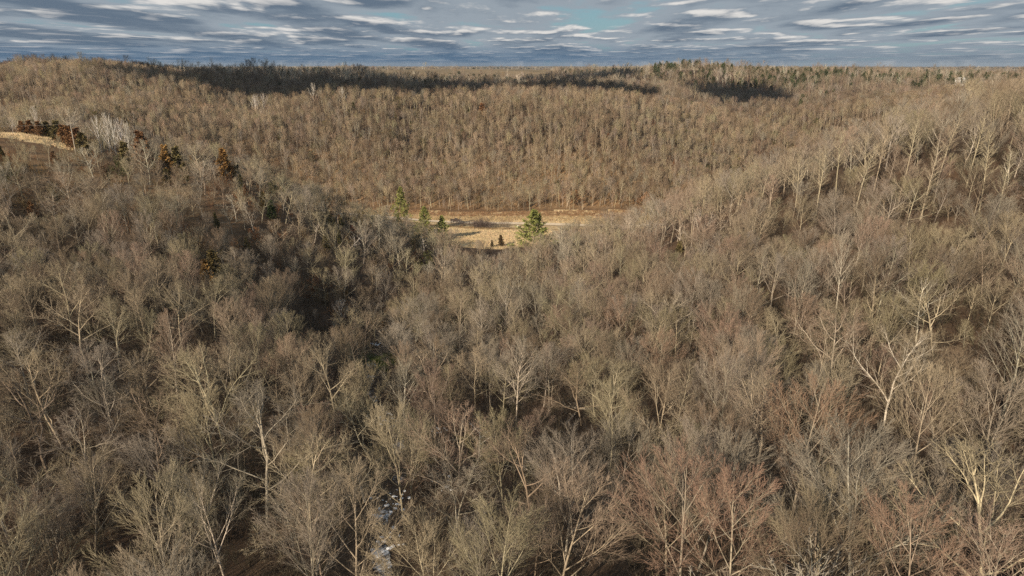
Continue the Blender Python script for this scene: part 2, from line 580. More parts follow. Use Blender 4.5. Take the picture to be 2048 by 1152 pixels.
class Tree:
    """spec, per level: n children, t0 t1 where they sit, ang, ratio of length, wander, up, segments, radius ratio"""
    def __init__(self, H, r0, spec, seed, lean=(0, 0), trunk_up=0.05, split=2, min_r=0.008, leaf=None, env=None):
        self.rn = random.Random(seed)
        self.spec, self.split, self.min_r, self.leaf = spec, split, min_r, leaf
        self.env = (Vector((lean[0] * H * env[0], lean[1] * H * env[0], H * env[0])), H * env[1], H * env[2]) if env else None
        self.trunk, self.crown = Mesh(), Mesh()
        d = Vector((lean[0], lean[1], 1)).normalized()
        self.branch(Vector((0, 0, -0.6)), d, H, r0, 0)

    def reach(self, p, d):
        """distance from p along d to the rounded outline of the crown"""
        c, rx, rz = self.env
        q = p - c
        a = Vector((q.x / rx, q.y / rx, q.z / rz)); b = Vector((d.x / rx, d.y / rx, d.z / rz))
        A, B, Cc = b.dot(b), a.dot(b), a.dot(a) - 1
        D = B * B - A * Cc
        return (-B + math.sqrt(D)) / A if D > 0 else 0.6

    def branch(self, p, d, L, r, lv):
        S, rn = self.spec[lv], self.rn
        last = lv == len(self.spec) - 1
        ns = S['seg']
        pts, rad = [p.copy()], [r]
        tap = S.get('tap', 0.9)
        for i in range(ns):
            w = S['wander']
            d = (d + Vector((rn.gauss(0, w), rn.gauss(0, w), rn.gauss(0, w * 0.7) + S['up'])) ).normalized()
            p = p + d * (L / ns)
            pts.append(p.copy()); rad.append(max(r * (1 - tap * (i + 1) / ns), self.min_r))
        M = self.trunk if lv < self.split else self.crown
        M.tube(pts, rad, 6 if lv == 0 else (4 if lv == 1 else 3), 0 if lv < self.split + 1 else 1)
        if last:
            if self.leaf:
                self.leaf(self, pts)
            return
        n = S['n']
        n = max(1, int(n + rn.uniform(-0.5, 0.99))) if lv else n
        az = rn.uniform(0, 6.28)
        for k in range(n):
            t = S['t0'] + (S['t1'] - S['t0']) * (k + rn.uniform(0.1, 0.9)) / n
            x = t * ns; i = min(int(x), ns - 1)
            q = pts[i].lerp(pts[i + 1], x - i)
            dd = (pts[i + 1] - pts[i]).normalized()
            az += GA + rn.uniform(-0.5, 0.5)
            ang = S['ang'] * rn.uniform(0.7, 1.3) * (1 - S.get('angt', 0.35) * t)
            sh = S.get('shape', 0.45)
            ll = L * S['ratio'] * (1 - sh * max(0, (t - S['t0']) / max(1e-6, 1 - S['t0']))) * rn.uniform(0.7, 1.2)
            rr = max(min(rad[i] * 0.75, r * S['rr'] * rn.uniform(0.7, 1.1)), self.min_r)
            dn = rot_about(dd, ang, az)
            if self.env:
                e = max(self.reach(q, (dn + Vector((0, 0, .25))).normalized()), 0.5)
                ll = e * rn.uniform(.8, 1.0) if lv == 0 else min(ll, e * rn.uniform(.85, 1.12) + .15)
            self.branch(q, dn, ll, rr, lv + 1)


def L_(n=0, t0=.3, t1=1., ang=.7, ratio=.5, wander=.06, up=.05, seg=4, rr=.5, **k):
    return dict(n=n, t0=t0, t1=t1, ang=ang, ratio=ratio, wander=wander, up=up, seg=seg, rr=rr, **k)


def spec_vase(f=1.0):
    return [L_(12, .2, .9, .85, .68, .03, .02, 8, .52, shape=.5, angt=.5),
            L_(int(11 * f), .2, 1., .55, .46, .035, .07, 6, .40, shape=.4),
            L_(int(10 * f), .1, 1., .5, .5, .04, .05, 3, .42, shape=.3),
            L_(int(5 * f), .1, .95, .45, .62, .03, .03, 2, .6),
            L_(seg=1, wander=.03, up=.02)]


def spec_oak(f=1.0):
    return [L_(11, .26, .97, 1.15, .55, .10, .02, 8, .50, shape=.35, angt=.6, tap=.8),
            L_(int(11 * f), .22, 1., .85, .42, .16, .05, 7, .45, shape=.35, tap=.8),
            L_(int(9 * f), .12, 1., .8, .46, .15, .03, 4, .45, shape=.35),
            L_(int(5 * f), .1, 1., .7, .58, .12, .02, 2, .6),
            L_(seg=1, wander=.1, up=.02)]


def spec_slim(f=1.0):
    return [L_(24, .3, .98, .8, .22, .03, .02, 9, .36, shape=.45, angt=.45),
            L_(int(10 * f), .15, 1., .6, .45, .06, .06, 4, .45),
            L_(int(8 * f), .1, 1., .55, .55, .05, .04, 2, .55),
            L_(int(4 * f), .1, 1., .45, .55, .05, .03, 1, .6),
            L_(seg=1, wander=.05, up=.02)]


ENV = {'vase': (.58, .36, .43), 'oak': (.60, .47, .38), 'slim': (.62, .20, .41)}


def spec_aspen(f=1.0):
    return [L_(26, .45, .98, 1.0, .2, .025, 0, 10, .33, shape=.5, angt=.35, tap=.75),
            L_(int(8 * f), .2, 1., .6, .42, .1, .1, 4, .5),
            L_(int(6 * f), .1, 1., .6, .5, .09, .05, 2, .6),
            L_(seg=1, wander=.05, up=.03)]


def spec_snag():
    return [L_(6, .35, .95, .9, .38, .05, .0, 8, .55, shape=.4, tap=.75),
            L_(4, .3, 1., .8, .4, .16, .03, 5, .55, tap=.75),
            L_(3, .3, 1., .8, .4, .16, .03, 3, .5),
            L_(seg=2, wander=.1, up=.02)]


def spec_low(kind, n1, n2, n3):
    b = {'vase': spec_vase, 'oak': spec_oak, 'slim': spec_slim, 'aspen': spec_aspen}[kind]()
    s = [dict(b[0], n=n1, seg=5), dict(b[1], n=n2, seg=3)]
    if n3:
        s.append(dict(b[2], n=n3, seg=2))
    s.append(L_(seg=1, wander=.06, up=.03))
    if kind == 'slim':
        s[0] = dict(s[0], t0=.45)
    s[-2] = dict(s[-2], ratio=.62)
    return s


def tuft(size, n, wid, droop=0.0):
    def f(tree, pts):
        rn, M = tree.rn, tree.crown
        for k in range(n):
            t = rn.uniform(0.15, 1.0) * (len(pts) - 1)
            i = min(int(t), len(pts) - 2)
            p = pts[i].lerp(pts[i + 1], t - i)
            ax = (pts[i + 1] - pts[i]).normalized()
            d = rot_about(ax, rn.uniform(0.3, 1.3), rn.uniform(0, 6.28))
            d = (d + Vector((0, 0, 0.35 - droop))).normalized()
            s = size * rn.uniform(.6, 1.3)
            side = d.cross(Vector((rn.gauss(0, 1), rn.gauss(0, 1), rn.gauss(0, 1)))).normalized() * wid * s
            a = len(M.v)
            q, m = p + d * s, p + d * s * .5
            M.v += [tuple(p), tuple(m + side), tuple(q), tuple(m - side)]
            M.f.append((a, a + 1, a + 2, a + 3)); M.m.append(2)
    return f


MATS = [M_BARK, M_TWIG, M_LEAF]
PROTO = {}        # key -> list of (trunk mesh, crown mesh)
JOINED = {}       # key -> list of single-mesh objects for the woods


def mesh_of(name, M):
    me = bpy.data.meshes.new(name)
    me.from_pydata(M.v, [], M.f)
    for m in MATS:
        me.materials.append(m)
    me.polygons.foreach_set('material_index', np.asarray(M.m, np.int32))
    me.polygons.foreach_set('use_smooth', np.ones(len(M.f), bool))
    me.update()
    return me


def joined(name, t):
    J = Mesh()
    J.v = t.trunk.v + t.crown.v
    k = len(t.trunk.v)
    J.f = t.trunk.f + [tuple(i + k for i in f) for f in t.crown.f]
    J.m = t.trunk.m + t.crown.m
    return bpy.data.objects.new(name, mesh_of(name, J))


def make_protos():
    def near(key, n, fn):
        PROTO[key] = []
        for i in range(n):
            t = fn(i)
            PROTO[key].append((mesh_of('trunk', t.trunk), mesh_of('crown', t.crown), t))
    # near ones, all drawn 16 m tall (snag 12, aspen 20), scaled when placed
    near('vase', 7, lambda i: Tree(16., .125, spec_vase(), 100 + i, (random.gauss(0, .05), random.gauss(0, .05)), min_r=.0086, env=(.58, random.uniform(.30, .40), .42)))
    near('oak', 6, lambda i: Tree(14., .15, spec_oak(), 200 + i, (random.gauss(0, .1), random.gauss(0, .1)), min_r=.0086, env=(.60, random.uniform(.42, .52), .39)))
    near('slim', 5, lambda i: Tree(16.4, .13, spec_slim(), 300 + i, (random.gauss(0, .05), random.gauss(0, .05)), min_r=.0086, env=(.62, random.uniform(.17, .24), .40)))
    near('aspen', 2, lambda i: Tree(20.0, .2, spec_aspen(), 400 + i, (random.gauss(0, .03), random.gauss(0, .03)), min_r=.02))
    near('snag', 2, lambda i: Tree(10.0, .2, spec_snag(), 500 + i, (0.1, 0.05), min_r=.02))
    near('birch', 2, lambda i: Tree(14.5, .16, [
        L_(12, .2, .92, .7, .6, .04, .03, 7, .55, shape=.5, angt=.5, tap=.8), L_(7, .25, 1., .5, .42, .06, .08, 4, .5),
        L_(5, .2, 1., .5, .5, .06, .05, 2, .55), L_(seg=1, wander=.05, up=.03)], 460 + i, (.05 * i, .03), min_r=.03, env=(.58, .32, .42)))
    near('pine', 2, lambda i: Tree(18.0, .25, [
        L_(54, .12, .99, 1.25, .37, .01, 0.05, 10, .22, shape=.95, angt=.4),
        L_(10, .2, 1., .7, .36, .05, .05, 4, .5, shape=.5),
        L_(seg=2, wander=.08, up=.12)], 600 + i, min_r=.02, leaf=tuft(.75, 10, .15)))
    near('cedar', 2, lambda i: Tree(7.5, .14, [
        L_(46, .04, .98, .95, .30, .02, 0, 6, .3, shape=.8, angt=.3),
        L_(7, .1, 1., .6, .45, .06, .12, 3, .5),
        L_(seg=1, wander=.08, up=.15)], 700 + i, min_r=.015, leaf=tuft(.5, 8, .22)))
    near('leafy', 1, lambda i: Tree(9.0, .15, [dict(s) for s in spec_oak(.7)][:3] + [L_(seg=2, wander=.15, up=.02)], 800 + i, min_r=.012,
                                    leaf=tuft(.42, 3, .35, .5)))
    # lighter copies for the woods
    def low(key, objs):
        JOINED[key] = objs
    for key in ('vase', 'oak', 'slim'):
        low('mid_' + key, [joined('woodland_tree', Tree({'vase': 16., 'oak': 14., 'slim': 16.4}[key], .2,
            spec_low(key, 12 if key != 'slim' else 16, 9, 7), 900 + i * 7 + len(key), (random.gauss(0, .06), random.gauss(0, .06)), min_r=.026, env=ENV[key])) for i in range(4)])
        low('far_' + key, [joined('woodland_tree', Tree({'vase': 16., 'oak': 14., 'slim': 16.4}[key], .2,
            spec_low(key, 9 if key != 'slim' else 14, 8, 0), 950 + i * 7 + len(key), (random.gauss(0, .06), random.gauss(0, .06)), min_r=.055, env=ENV[key])) for i in range(3)])
        low('near_' + key, [joined('woodland_tree', p[2]) for p in PROTO[key]])
    low('pale', [joined('woodland_tree', Tree(17., .2, spec_low('aspen', 18, 7, 0), 990 + i, min_r=.045)) for i in range(2)])
    low('pine', [joined('woodland_conifer', Tree(15., .25, [L_(34, .2, .99, 1.35, .32, .01, 0, 5, .22, shape=.8, angt=.3), L_(seg=2, wander=.05, up=.06)],
                                                 980 + i, min_r=.04, leaf=tuft(1.5, 9, .22))) for i in range(2)])
    low('cedar', [joined('woodland_cedar', p[2]) for p in PROTO['cedar']])
    low('leafy', [joined('woodland_leafy', PROTO['leafy'][0][2])])
    low('shrub', [])
    for i in range(4):
        t = Tree.__new__(Tree)
        t.rn = random.Random(40 + i); t.split = 0; t.min_r = .012; t.leaf = None; t.env = None
        t.trunk, t.crown = Mesh(), Mesh()
        t.spec = [L_(7, .2, 1., .6, .45, .08, .05, 4, .55), L_(4, .1, 1., .6, .5, .08, .04, 2, .6), L_(seg=1)]
        for k in range(9):
            a = t.rn.uniform(0, 6.28); q = t.rn.uniform(0, .9)
            t.branch(Vector((q * math.cos(a), q * math.sin(a), -.2)), Vector((math.cos(a) * .35, math.sin(a) * .35, 1)).normalized(), t.rn.uniform(1.6, 3.6), .03, 0)
        t.crown.m = [1] * len(t.crown.m)
        JOINED['shrub'].append(joined('brush', t))


make_protos()

# colours of the kinds: bark, twigs, leaves (base colours)
TINTS = {
    'reddish': ((.34, .285, .225), (.285, .205, .155)),
    'rust': ((.35, .29, .225), (.300, .200, .143)),
    'tan': ((.38, .315, .23), (.310, .250, .182)),
    'grey': ((.34, .30, .245), (.275, .235, .190)),
    'olive': ((.37, .325, .23), (.280, .238, .155)),
    'brown': ((.26, .205, .15), (.195, .148, .106)),
    'pale': ((.55, .49, .395), (.29, .245, .19)),
    'white': ((.78, .73, .66), (.36, .32, .275)),
    'yellowish': ((.41, .35, .25), (.30, .25, .172)),
    'dark': ((.13, .11, .095), (.105, .088, .075)),
}


def jit(c, a=0.12):
    k = random.uniform(1 - a, 1 + a)
    return [min(.9, x * k * random.uniform(1 - a * .25, 1 + a * .25)) for x in c]


TREES = []


def put_tree(name, key, var, x, y, H, rz, tint, label, cat, group, leaf=(.2, .2, .1), wide=1.0, lean=(0, 0)):
    base = {'vase': 16.5, 'oak': 14.0, 'slim': 16.6, 'aspen': 20.0, 'birch': 15.0, 'snag': 11.0, 'pine': 18.2, 'cedar': 7.9, 'leafy': 9.6}[key]
    s = H / base
    e = bpy.data.objects.new(name, None)
    C.objects.link(e)
    e.empty_display_size = 0.5
    e.location = (x, y, h1(x, y))
    e.rotation_euler = (lean[0], lean[1], rz)
    e.rotation_mode = 'XYZ'
    e.scale = (s * wide, s * wide, s)
    b, t = TINTS[tint]
    b, t, lf = jit(b), jit(t), jit(leaf)
    tm, cm, _ = PROTO[key][var % len(PROTO[key])]
    for nm, me in (('trunk', tm), ('crown', cm)):
        o = bpy.data.objects.new(nm, me)
        C.objects.link(o)
        o.parent = e
        o['bark_tint'], o['twig_tint'], o['leaf_tint'] = b, t, lf
    tag(e, label, cat, group)
    TREES.append((x, y, H * 0.18))
    return e


def find_y(u, v, H, y0=30.0, y1=3000.0):
    """how far away a tree of height H must stand on the terrain for its top to be seen at this pixel"""
    y = np.concatenate([np.arange(y0, 500, 0.5), np.arange(500, y1, 4.0)])
    y = y[y >= y0]
    a, b = ray(u, v)
    hit = np.nonzero(height(a * y, y) + H >= CAMZ + b * y)[0]
    yy = float(y[hit[0]]) if len(hit) else 400.0
    return a * yy, yy


GT = 'bare trees standing out on the wooded slopes'
HEROES = [
    # u, v of the top, height, kind, variant, tint, turn, lean, wide, label
    (1622, 752, 16, 'vase', 0, 'reddish', 0.3, 0, 1.15, 'broad bare tree with rust-red dome of twigs above the biggest foreground fans'),
    (1385, 900, 15, 'vase', 1, 'tan', 1.1, 0, 1.25, 'wide tan fan-shaped bare tree with pink twig tips, largest low on the aspen-slope side'),
    (1500, 930, 14, 'vase', 2, 'reddish', 2.0, 0, 1.0, 'pinkish vase-shaped bare tree touching the widest tan fan on its uphill side'),
    (1112, 938, 14, 'vase', 3, 'tan', 0.2, 0, 1.35, 'low wide broom-like tan tree filling the foreground just uphill of the dark hollow'),
    (872, 1040, 13, 'vase', 4, 'yellowish', 1.7, 0, 1.3, 'golden olive fan of many stems at the bottom edge beside the snowy creek'),
    (1872, 985, 14, 'vase', 0, 'reddish', 2.7, 0, 1.05, 'forked bare tree with salmon-pink crown near the bottom right corner'),
    (2035, 925, 15, 'oak', 0, 'yellowish', 0.9, 0, 1.2, 'big-limbed yellowish oak reaching in from the right edge near the bottom'),
    (1872, 722, 16, 'vase', 1, 'tan', 0.5, 0, 1.0, 'tall grey-tan vase-shaped tree with a pale trunk beside the dark gap'),
    (2005, 722, 16, 'vase', 2, 'grey', 4.0, 0, 1.2, 'wide grey-brown fan tree at the right edge, halfway down'),
    (1696, 468, 19, 'slim', 0, 'pale', 0.4, 0, 0.9, 'very tall slender tree with pale trunk rising through the aspen slope'),
    (1572, 600, 14, 'oak', 1, 'yellowish', 1.2, -0.5, 1.0, 'leaning tree with thick curved yellow trunk on the aspen slope'),
    (1806, 652, 15, 'oak', 2, 'pale', 2.2, 0, 0.9, 'pale crooked tree with bare outflung limbs above the dark gap'),
    (1900, 560, 15, 'oak', 3, 'yellowish', 0.2, -0.35, 1.2, 'spreading yellow-limbed tree leaning downhill near the right edge'),
    (1195, 572, 17, 'vase', 3, 'tan', 3.3, 0, 1.1, 'large twin-stemmed tan tree in the middle of the picture below the big pine'),
    (1250, 590, 16, 'vase', 4, 'tan', 1.3, 0, 1.0, 'tan tree with pinkish crown growing against the large twin-stemmed one'),
    (1325, 650, 14, 'vase', 0, 'reddish', 5.0, 0, 1.05, 'round-crowned pink-tipped tree standing alone uphill of the fan of yellow limbs'),
    (1222, 716, 12, 'oak', 1, 'yellowish', 4.2, 0, 1.15, 'squat tree with fan of yellow limbs and thick pale trunk'),
    (915, 575, 17, 'slim', 1, 'tan', 0.0, 0, 1.0, 'slender tan tree nearest the creek in the pale central clump'),
    (962, 590, 17, 'slim', 2, 'pale', 1.0, 0, 1.1, 'pale straight tree second out from the creek in the central clump'),
    (1012, 553, 18, 'vase', 1, 'pale', 2.0, 0, 0.9, 'tallest pale tree of the central clump below the meadow'),
    (1042, 590, 17, 'slim', 3, 'tan', 3.0, 0, 1.0, 'slender tan tree farthest from the creek in the pale central clump'),
    (1032, 668, 16, 'slim', 0, 'pale', 4.0, 0, 1.1, 'pale slender tree standing in front of the central clump'),
    (800, 720, 13, 'vase', 2, 'pale', 0.7, 0, 1.1, 'pale fan-shaped tree just below the green mossy patch by the creek'),
    (798, 815, 15, 'vase', 3, 'yellowish', 2.6, 0, 1.0, 'golden two-trunked tree with feathery crown standing in the creek bed'),
    (890, 900, 12, 'oak', 2, 'grey', 1.5, 0, 1.0, 'crooked grey tree with open forked limbs beside the snowy creek'),
    (678, 598, 9, 'vase', 4, 'white', 0.0, 0, 1.0, 'small whitish broom-shaped tree at the dark edge of the ravine'),
    (652, 690, 15, 'oak', 3, 'yellowish', 0.0, 0, 0.9, 'yellow-limbed forking tree on the bank above the creek bed'),
    (420, 690, 16, 'oak', 0, 'yellowish', 2.4, 0, 1.0, 'stout yellow oak with many upright limbs in the middle of the near slope'),
    (292, 935, 15, 'vase', 1, 'yellowish', 5.5, 0, 1.0, 'yellow-barked vase-shaped tree low in the left foreground'),
    (415, 915, 14, 'vase', 2, 'pale', 3.6, 0, 1.0, 'pale-limbed tree spreading from one low fork in the left foreground'),
    (600, 960, 14, 'vase', 3, 'grey', 1.9, 0, 0.9, 'lilac-grey broom of fine stems on the cedar-hill side of the creek, bottom'),
    (690, 945, 15, 'vase', 4, 'tan', 0.4, 0, 1.1, 'broad tan tree beside the lilac-grey broom at the bottom'),
    (108, 525, 16, 'oak', 1, 'yellowish', 0.6, 0, 1.0, 'tall yellow oak near the left edge with a clean straight trunk'),
    (215, 612, 13, 'oak', 2, 'yellowish', 3.1, 0, 0.95, 'twisted yellow-grey oak downhill from the tall straight-trunked yellow oak'),
    (345, 568, 14, 'oak', 3, 'yellowish', 2.0, 0.4, 1.1, 'yellow oak leaning with swept limbs on the near slope'),
    (412, 545, 15, 'oak', 0, 'olive', 5.1, 0, 1.1, 'round olive-grey oak crowning the near ridge'),
    (285, 278, 15, 'oak', 1, 'pale', 1.0, 0, 1.0, 'big pale oak with a bare trunk on the cedar hill'),
    (390, 330, 12, 'oak', 2, 'grey', 2.0, 0, 1.0, 'grey twisted oak beside the big pale one on the cedar hill'),
    (565, 345, 13, 'oak', 3, 'olive', 0.0, 0, 1.2, 'spreading olive-grey oak at the crest of the cedar hill'),
    (500, 400, 12, 'oak', 0, 'pale', 3.0, 0, 1.0, 'pale crooked oak below the crest of the cedar hill'),
    (100, 380, 10, 'oak', 1, 'pale', 4.5, 0, 1.2, 'low pale bushy oak below the hilltop field'),
    (745, 522, 13, 'oak', 2, 'grey', 0.9, 0, 0.9, 'slim grey tree with knotted crown where the ravine opens'),
    (735, 772, 12, 'oak', 3, 'yellowish', 2.9, 0.4, 0.8, 'yellow tree with snaking trunk leaning over the creek'),
    (1440, 370, 11, 'vase', 0, 'olive', 2.9, 0, 1.1, 'rounded olive-grey tree on the crest of the aspen slope nearest the road'),
    (1785, 585, 16, 'vase', 3, 'olive', 0.9, 0, 1.0, 'olive-tan tree between the pale-trunked tall tree and the leaning one'),
]
ASPENS = [(1690, 262, 0), (1730, 292, 1), (1768, 248, 0), (1832, 236, 1), (1868, 288, 0), (1900, 228, 1), (1962, 226, 0), (1992, 262, 1), (1650, 300, 1), (2020, 300, 0)]
ASPEN_LABEL = ['tall pale aspen lowest on its slope but one, beside two others', 'short pale aspen between two taller ones at the low end of the stand',
               'pale aspen with thin crown third up the stand', 'tallest pale aspen with long clean yellow trunk', 'shorter aspen just uphill of the tallest one',
               'tall aspen in the middle of the upper stand', 'tall aspen near the right edge with crown against the woods', 'shorter aspen in front of the upper stand',
               'first pale aspen at the low end of the stand', 'aspen nearest the right edge, below the white snag']
for (u, v, H, key, var, tint, rz, ln, wd, lab) in HEROES:
    if v > 640:
        H, wd = H * 1.2, wd * 1.08
    if 'pink' in lab or 'rust' in lab:
        tint = 'rust'
    x, y = find_y(u, v, H)
    put_tree('bare_tree', key, var, x, y, H, rz, tint, lab, 'bare tree', GT, wide=wd, lean=(0, ln))
for (u, v, k), lab in zip(ASPENS, ASPEN_LABEL):
    x, y = find_y(u, v, 20)
    put_tree('aspen_tree', 'aspen', k, x, y, 20, u, 'yellowish', lab, 'aspen', 'tall aspens on the sunny slope', wide=1.0)
SNAGS = [(692, 455, 9, 1, 'white', 0.6, 'leaning white dead tree on the slope above the ravine mouth'),
         (850, 470, 10, 0, 'white', 0.0, 'forked white dead tree just this side of the meadow'),
         (1362, 440, 10, 1, 'pale', -0.6, 'pale dead tree leaning over on the crest of the aspen slope'),
         (955, 822, 9, 0, 'white', -0.2, 'small white dead tree over the dark hollow'),
         (2035, 288, 11, 0, 'pale', 0.0, 'bleached white dead tree at the right edge among the aspens'),
         (625, 440, 8, 0, 'pale', 0.2, 'pale dead tree uphill from the leaning white one')]
for (u, v, H, k, t, ln, lab) in SNAGS:
    x, y = find_y(u, v, H)
    put_tree('dead_tree', 'snag', k, x, y, H, u * .1, t, lab, 'dead tree', None, lean=(0, ln), wide=1.1)
BIRCH = [(66, 208, 11, 276, 'lone white birch fanned out behind the hilltop field'), (18, 232, 8, 272, 'small white birch at the left edge behind the field'),
         (28, 236, 7, 275, 'low white birch beside the smallest one at the left edge'),
         (188, 226, 14, 258, 'white birch at the field end of the bright cluster'), (204, 220, 15, 262, 'tallest white birch of the bright cluster'),
         (220, 234, 13, 258, 'white birch at the downhill end of the bright cluster'), (233, 232, 12, 266, 'narrow white birch beside the bright cluster'), (249, 240, 11, 264, 'outermost white birch uphill of the rusty cedars'),
         (22, 138, 15, 470, 'pale birch nearest the left edge on the skyline'), (44, 134, 15, 478, 'pale birch second from the left edge on the skyline'),
         (66, 132, 15, 485, 'pale birch in the middle of the skyline clump'), (92, 136, 14, 480, 'pale birch at the inner end of the skyline clump'),
         (505, 168, 14, 560, 'white birch at the outer side of the far crest pair'), (522, 160, 15, 566, 'white birch leaning at the inner side of the far crest pair'),
         (622, 156, 15, 590, 'tall white birch on the far crest uphill of the pair'), (682, 170, 13, 580, 'slim white birch on the far crest beside the dark wood')]
for (u, v, H, Y, lab) in BIRCH:
    a, b = ray(u, v)
    x = a * Y
    hh = CAMZ + b * Y - h1(x, Y)
    H2 = min(max(hh, H * .8), H * 1.35)
    put_tree('birch_tree', 'birch', (u * 7) % 2, x, Y, H2, u * .3, 'white', lab, 'birch', 'white birches on the far crests and by the field', wide=.8)
RUST, OLIVE, GOLD, GREEN = (.26, .140, .070), (.165, .135, .060), (.31, .185, .070), (.050, .066, .026)
CEDARS = [(40, 240, 6, RUST, 262), (56, 238, 6.5, RUST, 263), (74, 240, 6.5, RUST, 261), (92, 240, 7, OLIVE, 263), (108, 238, 8, OLIVE, 262), (122, 246, 7, RUST, 258),
          (136, 248, 7, RUST, 256), (150, 252, 7, RUST, 252), (160, 262, 6, OLIVE, 248),
          (272, 244, 10, RUST, 255), (322, 258, 8, GOLD, 250), (345, 262, 8, OLIVE, 252), (442, 280, 9, GOLD, 262), (240, 268, 8, OLIVE, 238), (418, 468, 7, OLIVE, 178), (405, 490, 6, GOLD, 172),
          (540, 400, 7, GREEN, 0), (962, 178, 11, RUST, 560), (1160, 205, 9, OLIVE, 545), (1002, 468, 6, (.115, .08, .042), 318), (984, 482, 4.5, (.085, .07, .04), 316), (770, 640, 7, GOLD, 190),
          (1360, 480, 5, OLIVE, 0), (105, 300, 6, RUST, 226), (330, 335, 6, OLIVE, 0), (60, 400, 6, RUST, 0), (205, 330, 6, RUST, 0), (650, 470, 6, OLIVE, 0)]
CEDAR_LABEL = ['rusty cedar at the outer end of the hedge behind the hilltop field', 'second rusty cedar along the hedge behind the hilltop field', 'third cedar along the field hedge, rusty brown',
               'dark olive cedar in the middle of the field hedge', 'tallest dark cedar in the field hedge', 'rusty cedar next to the tallest one in the hedge', 'rusty cedar two along from the tallest in the hedge',
               'rusty cedar near the pole at the hedge end', 'last low olive cedar where the hedge runs out', 'tall rust-topped cedar between the birches and the big pale oak', 'golden cedar at the start of the cedar hill crest',
               'dark olive cedar behind the golden one on the crest', 'bright golden orange cedar alone on the crest', 'olive cedar under the white birches', 'olive cedar in the hollow behind the near ridge',
               'small golden cedar in the hollow behind the near ridge', 'small green cedar on the face of the cedar hill', 'rusty pyramid cedar on the far crest', 'dark olive cedar on the far crest toward the aspens',
               'small brown cedar in the meadow corner near the big pine', 'smallest dark cedar in the meadow corner', 'golden cedar beside the mossy patch on the creek bank', 'olive cedar tucked under the aspen slope crest',
               'low rusty cedar right below the hilltop field', 'olive cedar near the big pale oak', 'rusty cedar low at the left edge of the cedar hill', 'rusty cedar below the white birch cluster', 'olive cedar near the leaning white dead tree']
for i, ((u, v, H, lf, Y), lab) in enumerate(zip(CEDARS, CEDAR_LABEL)):
    a, b = ray(u, v)
    if Y:
        x, y = a * Y, Y
        H = min(max(CAMZ + b * Y - h1(x, y), H * .8), H * 1.4)
    else:
        x, y = find_y(u, v, H)
    put_tree('cedar_tree', 'cedar', i, x, y, H, u, 'brown', lab, 'cedar', 'cedars on the hills', leaf=lf, wide=1.75 if i < 9 else 1.3)
LEAFY = [(704, 452, 5, (.26, .07, .03), 0, 'small oak still holding red-brown leaves beside the leaning dead tree'), (1215, 268, 7, (.2, .085, .04), 0, 'oak with russet leaves on the far slope'),
         (1310, 195, 8, (.2, .075, .035), 545, 'russet-leaved oak at the end of the far crest'), (622, 575, 5, (.2, .09, .04), 0, 'little brown-leaved oak at the rim of the ravine')]
for (u, v, H, lf, Y, lab) in LEAFY:
    x, y = (ray(u, v)[0] * Y, Y) if Y else find_y(u, v, H)
    put_tree('oak_tree', 'leafy', 0, x, y, H, u, 'brown', lab, 'oak', None, leaf=lf)
PINES = [(1067, 419, 300, 0, 1.7, 'big bright green pine in front of the meadow'), (799, 372, 340, 1, .95, 'tall narrow green pine rising behind the grey trees by the road'),
         (846, 412, 318, 0, 1.2, 'middle-sized pine between the tall one and the broad yellow-green one'), (884, 430, 326, 1, 1.4, 'broad yellow-green pine nearest the parked pickup'),
         (849, 282, 500, 1, .9, 'lone dark green pine halfway up the far slope')]
for (u, v, Y, k, wd, lab) in PINES:
    a, b = ray(u, v)
    x = a * Y
    H = min(CAMZ + b * Y - h1(x, Y), 24)
    print('pine', u, round(H, 1))
    put_tree('pine_tree', 'pine', k, x, Y, H, u, 'brown', lab, 'pine', 'pines', leaf=(.275, .285, .092) if Y < 400 else GREEN, wide=wd)
FAR = [(489, 116, 690, 'first of three dark bare trees together on the skyline'), (507, 113, 700, 'tallest of three dark bare trees together on the skyline'), (527, 119, 695, 'last of three dark bare trees together on the skyline'),
       (714, 125, 680, 'round dark tree at the end of the shaded skyline wood'), (1256, 124, 1350, 'lone round grey tree on the distant field'), (112, 122, 560, 'bushy bare tree on the skyline above the pale birches')]
for (u, v, Y, lab) in FAR:
    a, b = ray(u, v)
    x = a * Y
    H = min(max(CAMZ + b * Y - h1(x, Y), 14), 26)
    put_tree('bare_tree', 'vase', u % 5, x, Y, H, u, 'dark' if u < 1000 else 'grey', lab, 'bare tree', GT, wide=1.2)

# ------------------------------------------------------------------ filling the woods
def project(x, y, z):
    f = y * math.cos(PITCH) - (z - CAMZ) * math.sin(PITCH)
    up = y * math.sin(PITCH) + (z - CAMZ) * math.cos(PITCH)
    f = np.maximum(f, .1)
    return 1024 + FOC * x / f, 576 - FOC * up / f


def jitter_grid(y0, y1, sp, tan=0.80, extra=45, j=0.42):
    gx = np.arange(-(y1 * tan + extra), y1 * tan + extra, sp)
    gy = np.arange(y0, y1, sp)
    X, Y = np.meshgrid(gx, gy)
    X = X + (np.arange(len(gy)) % 2)[:, None] * sp / 2
    X = (X + rng.uniform(-j, j, X.shape) * sp).ravel(); Y = (Y + rng.uniform(-j, j, Y.shape) * sp).ravel()
    k = (np.abs(X) < np.maximum(Y, 0) * tan + extra) & (Y > y0) & (Y <= y1)
    return X[k], Y[k]


HX = np.array([t[0] for t in TREES]); HY = np.array([t[1] for t in TREES]); HR = np.array([t[2] for t in TREES])


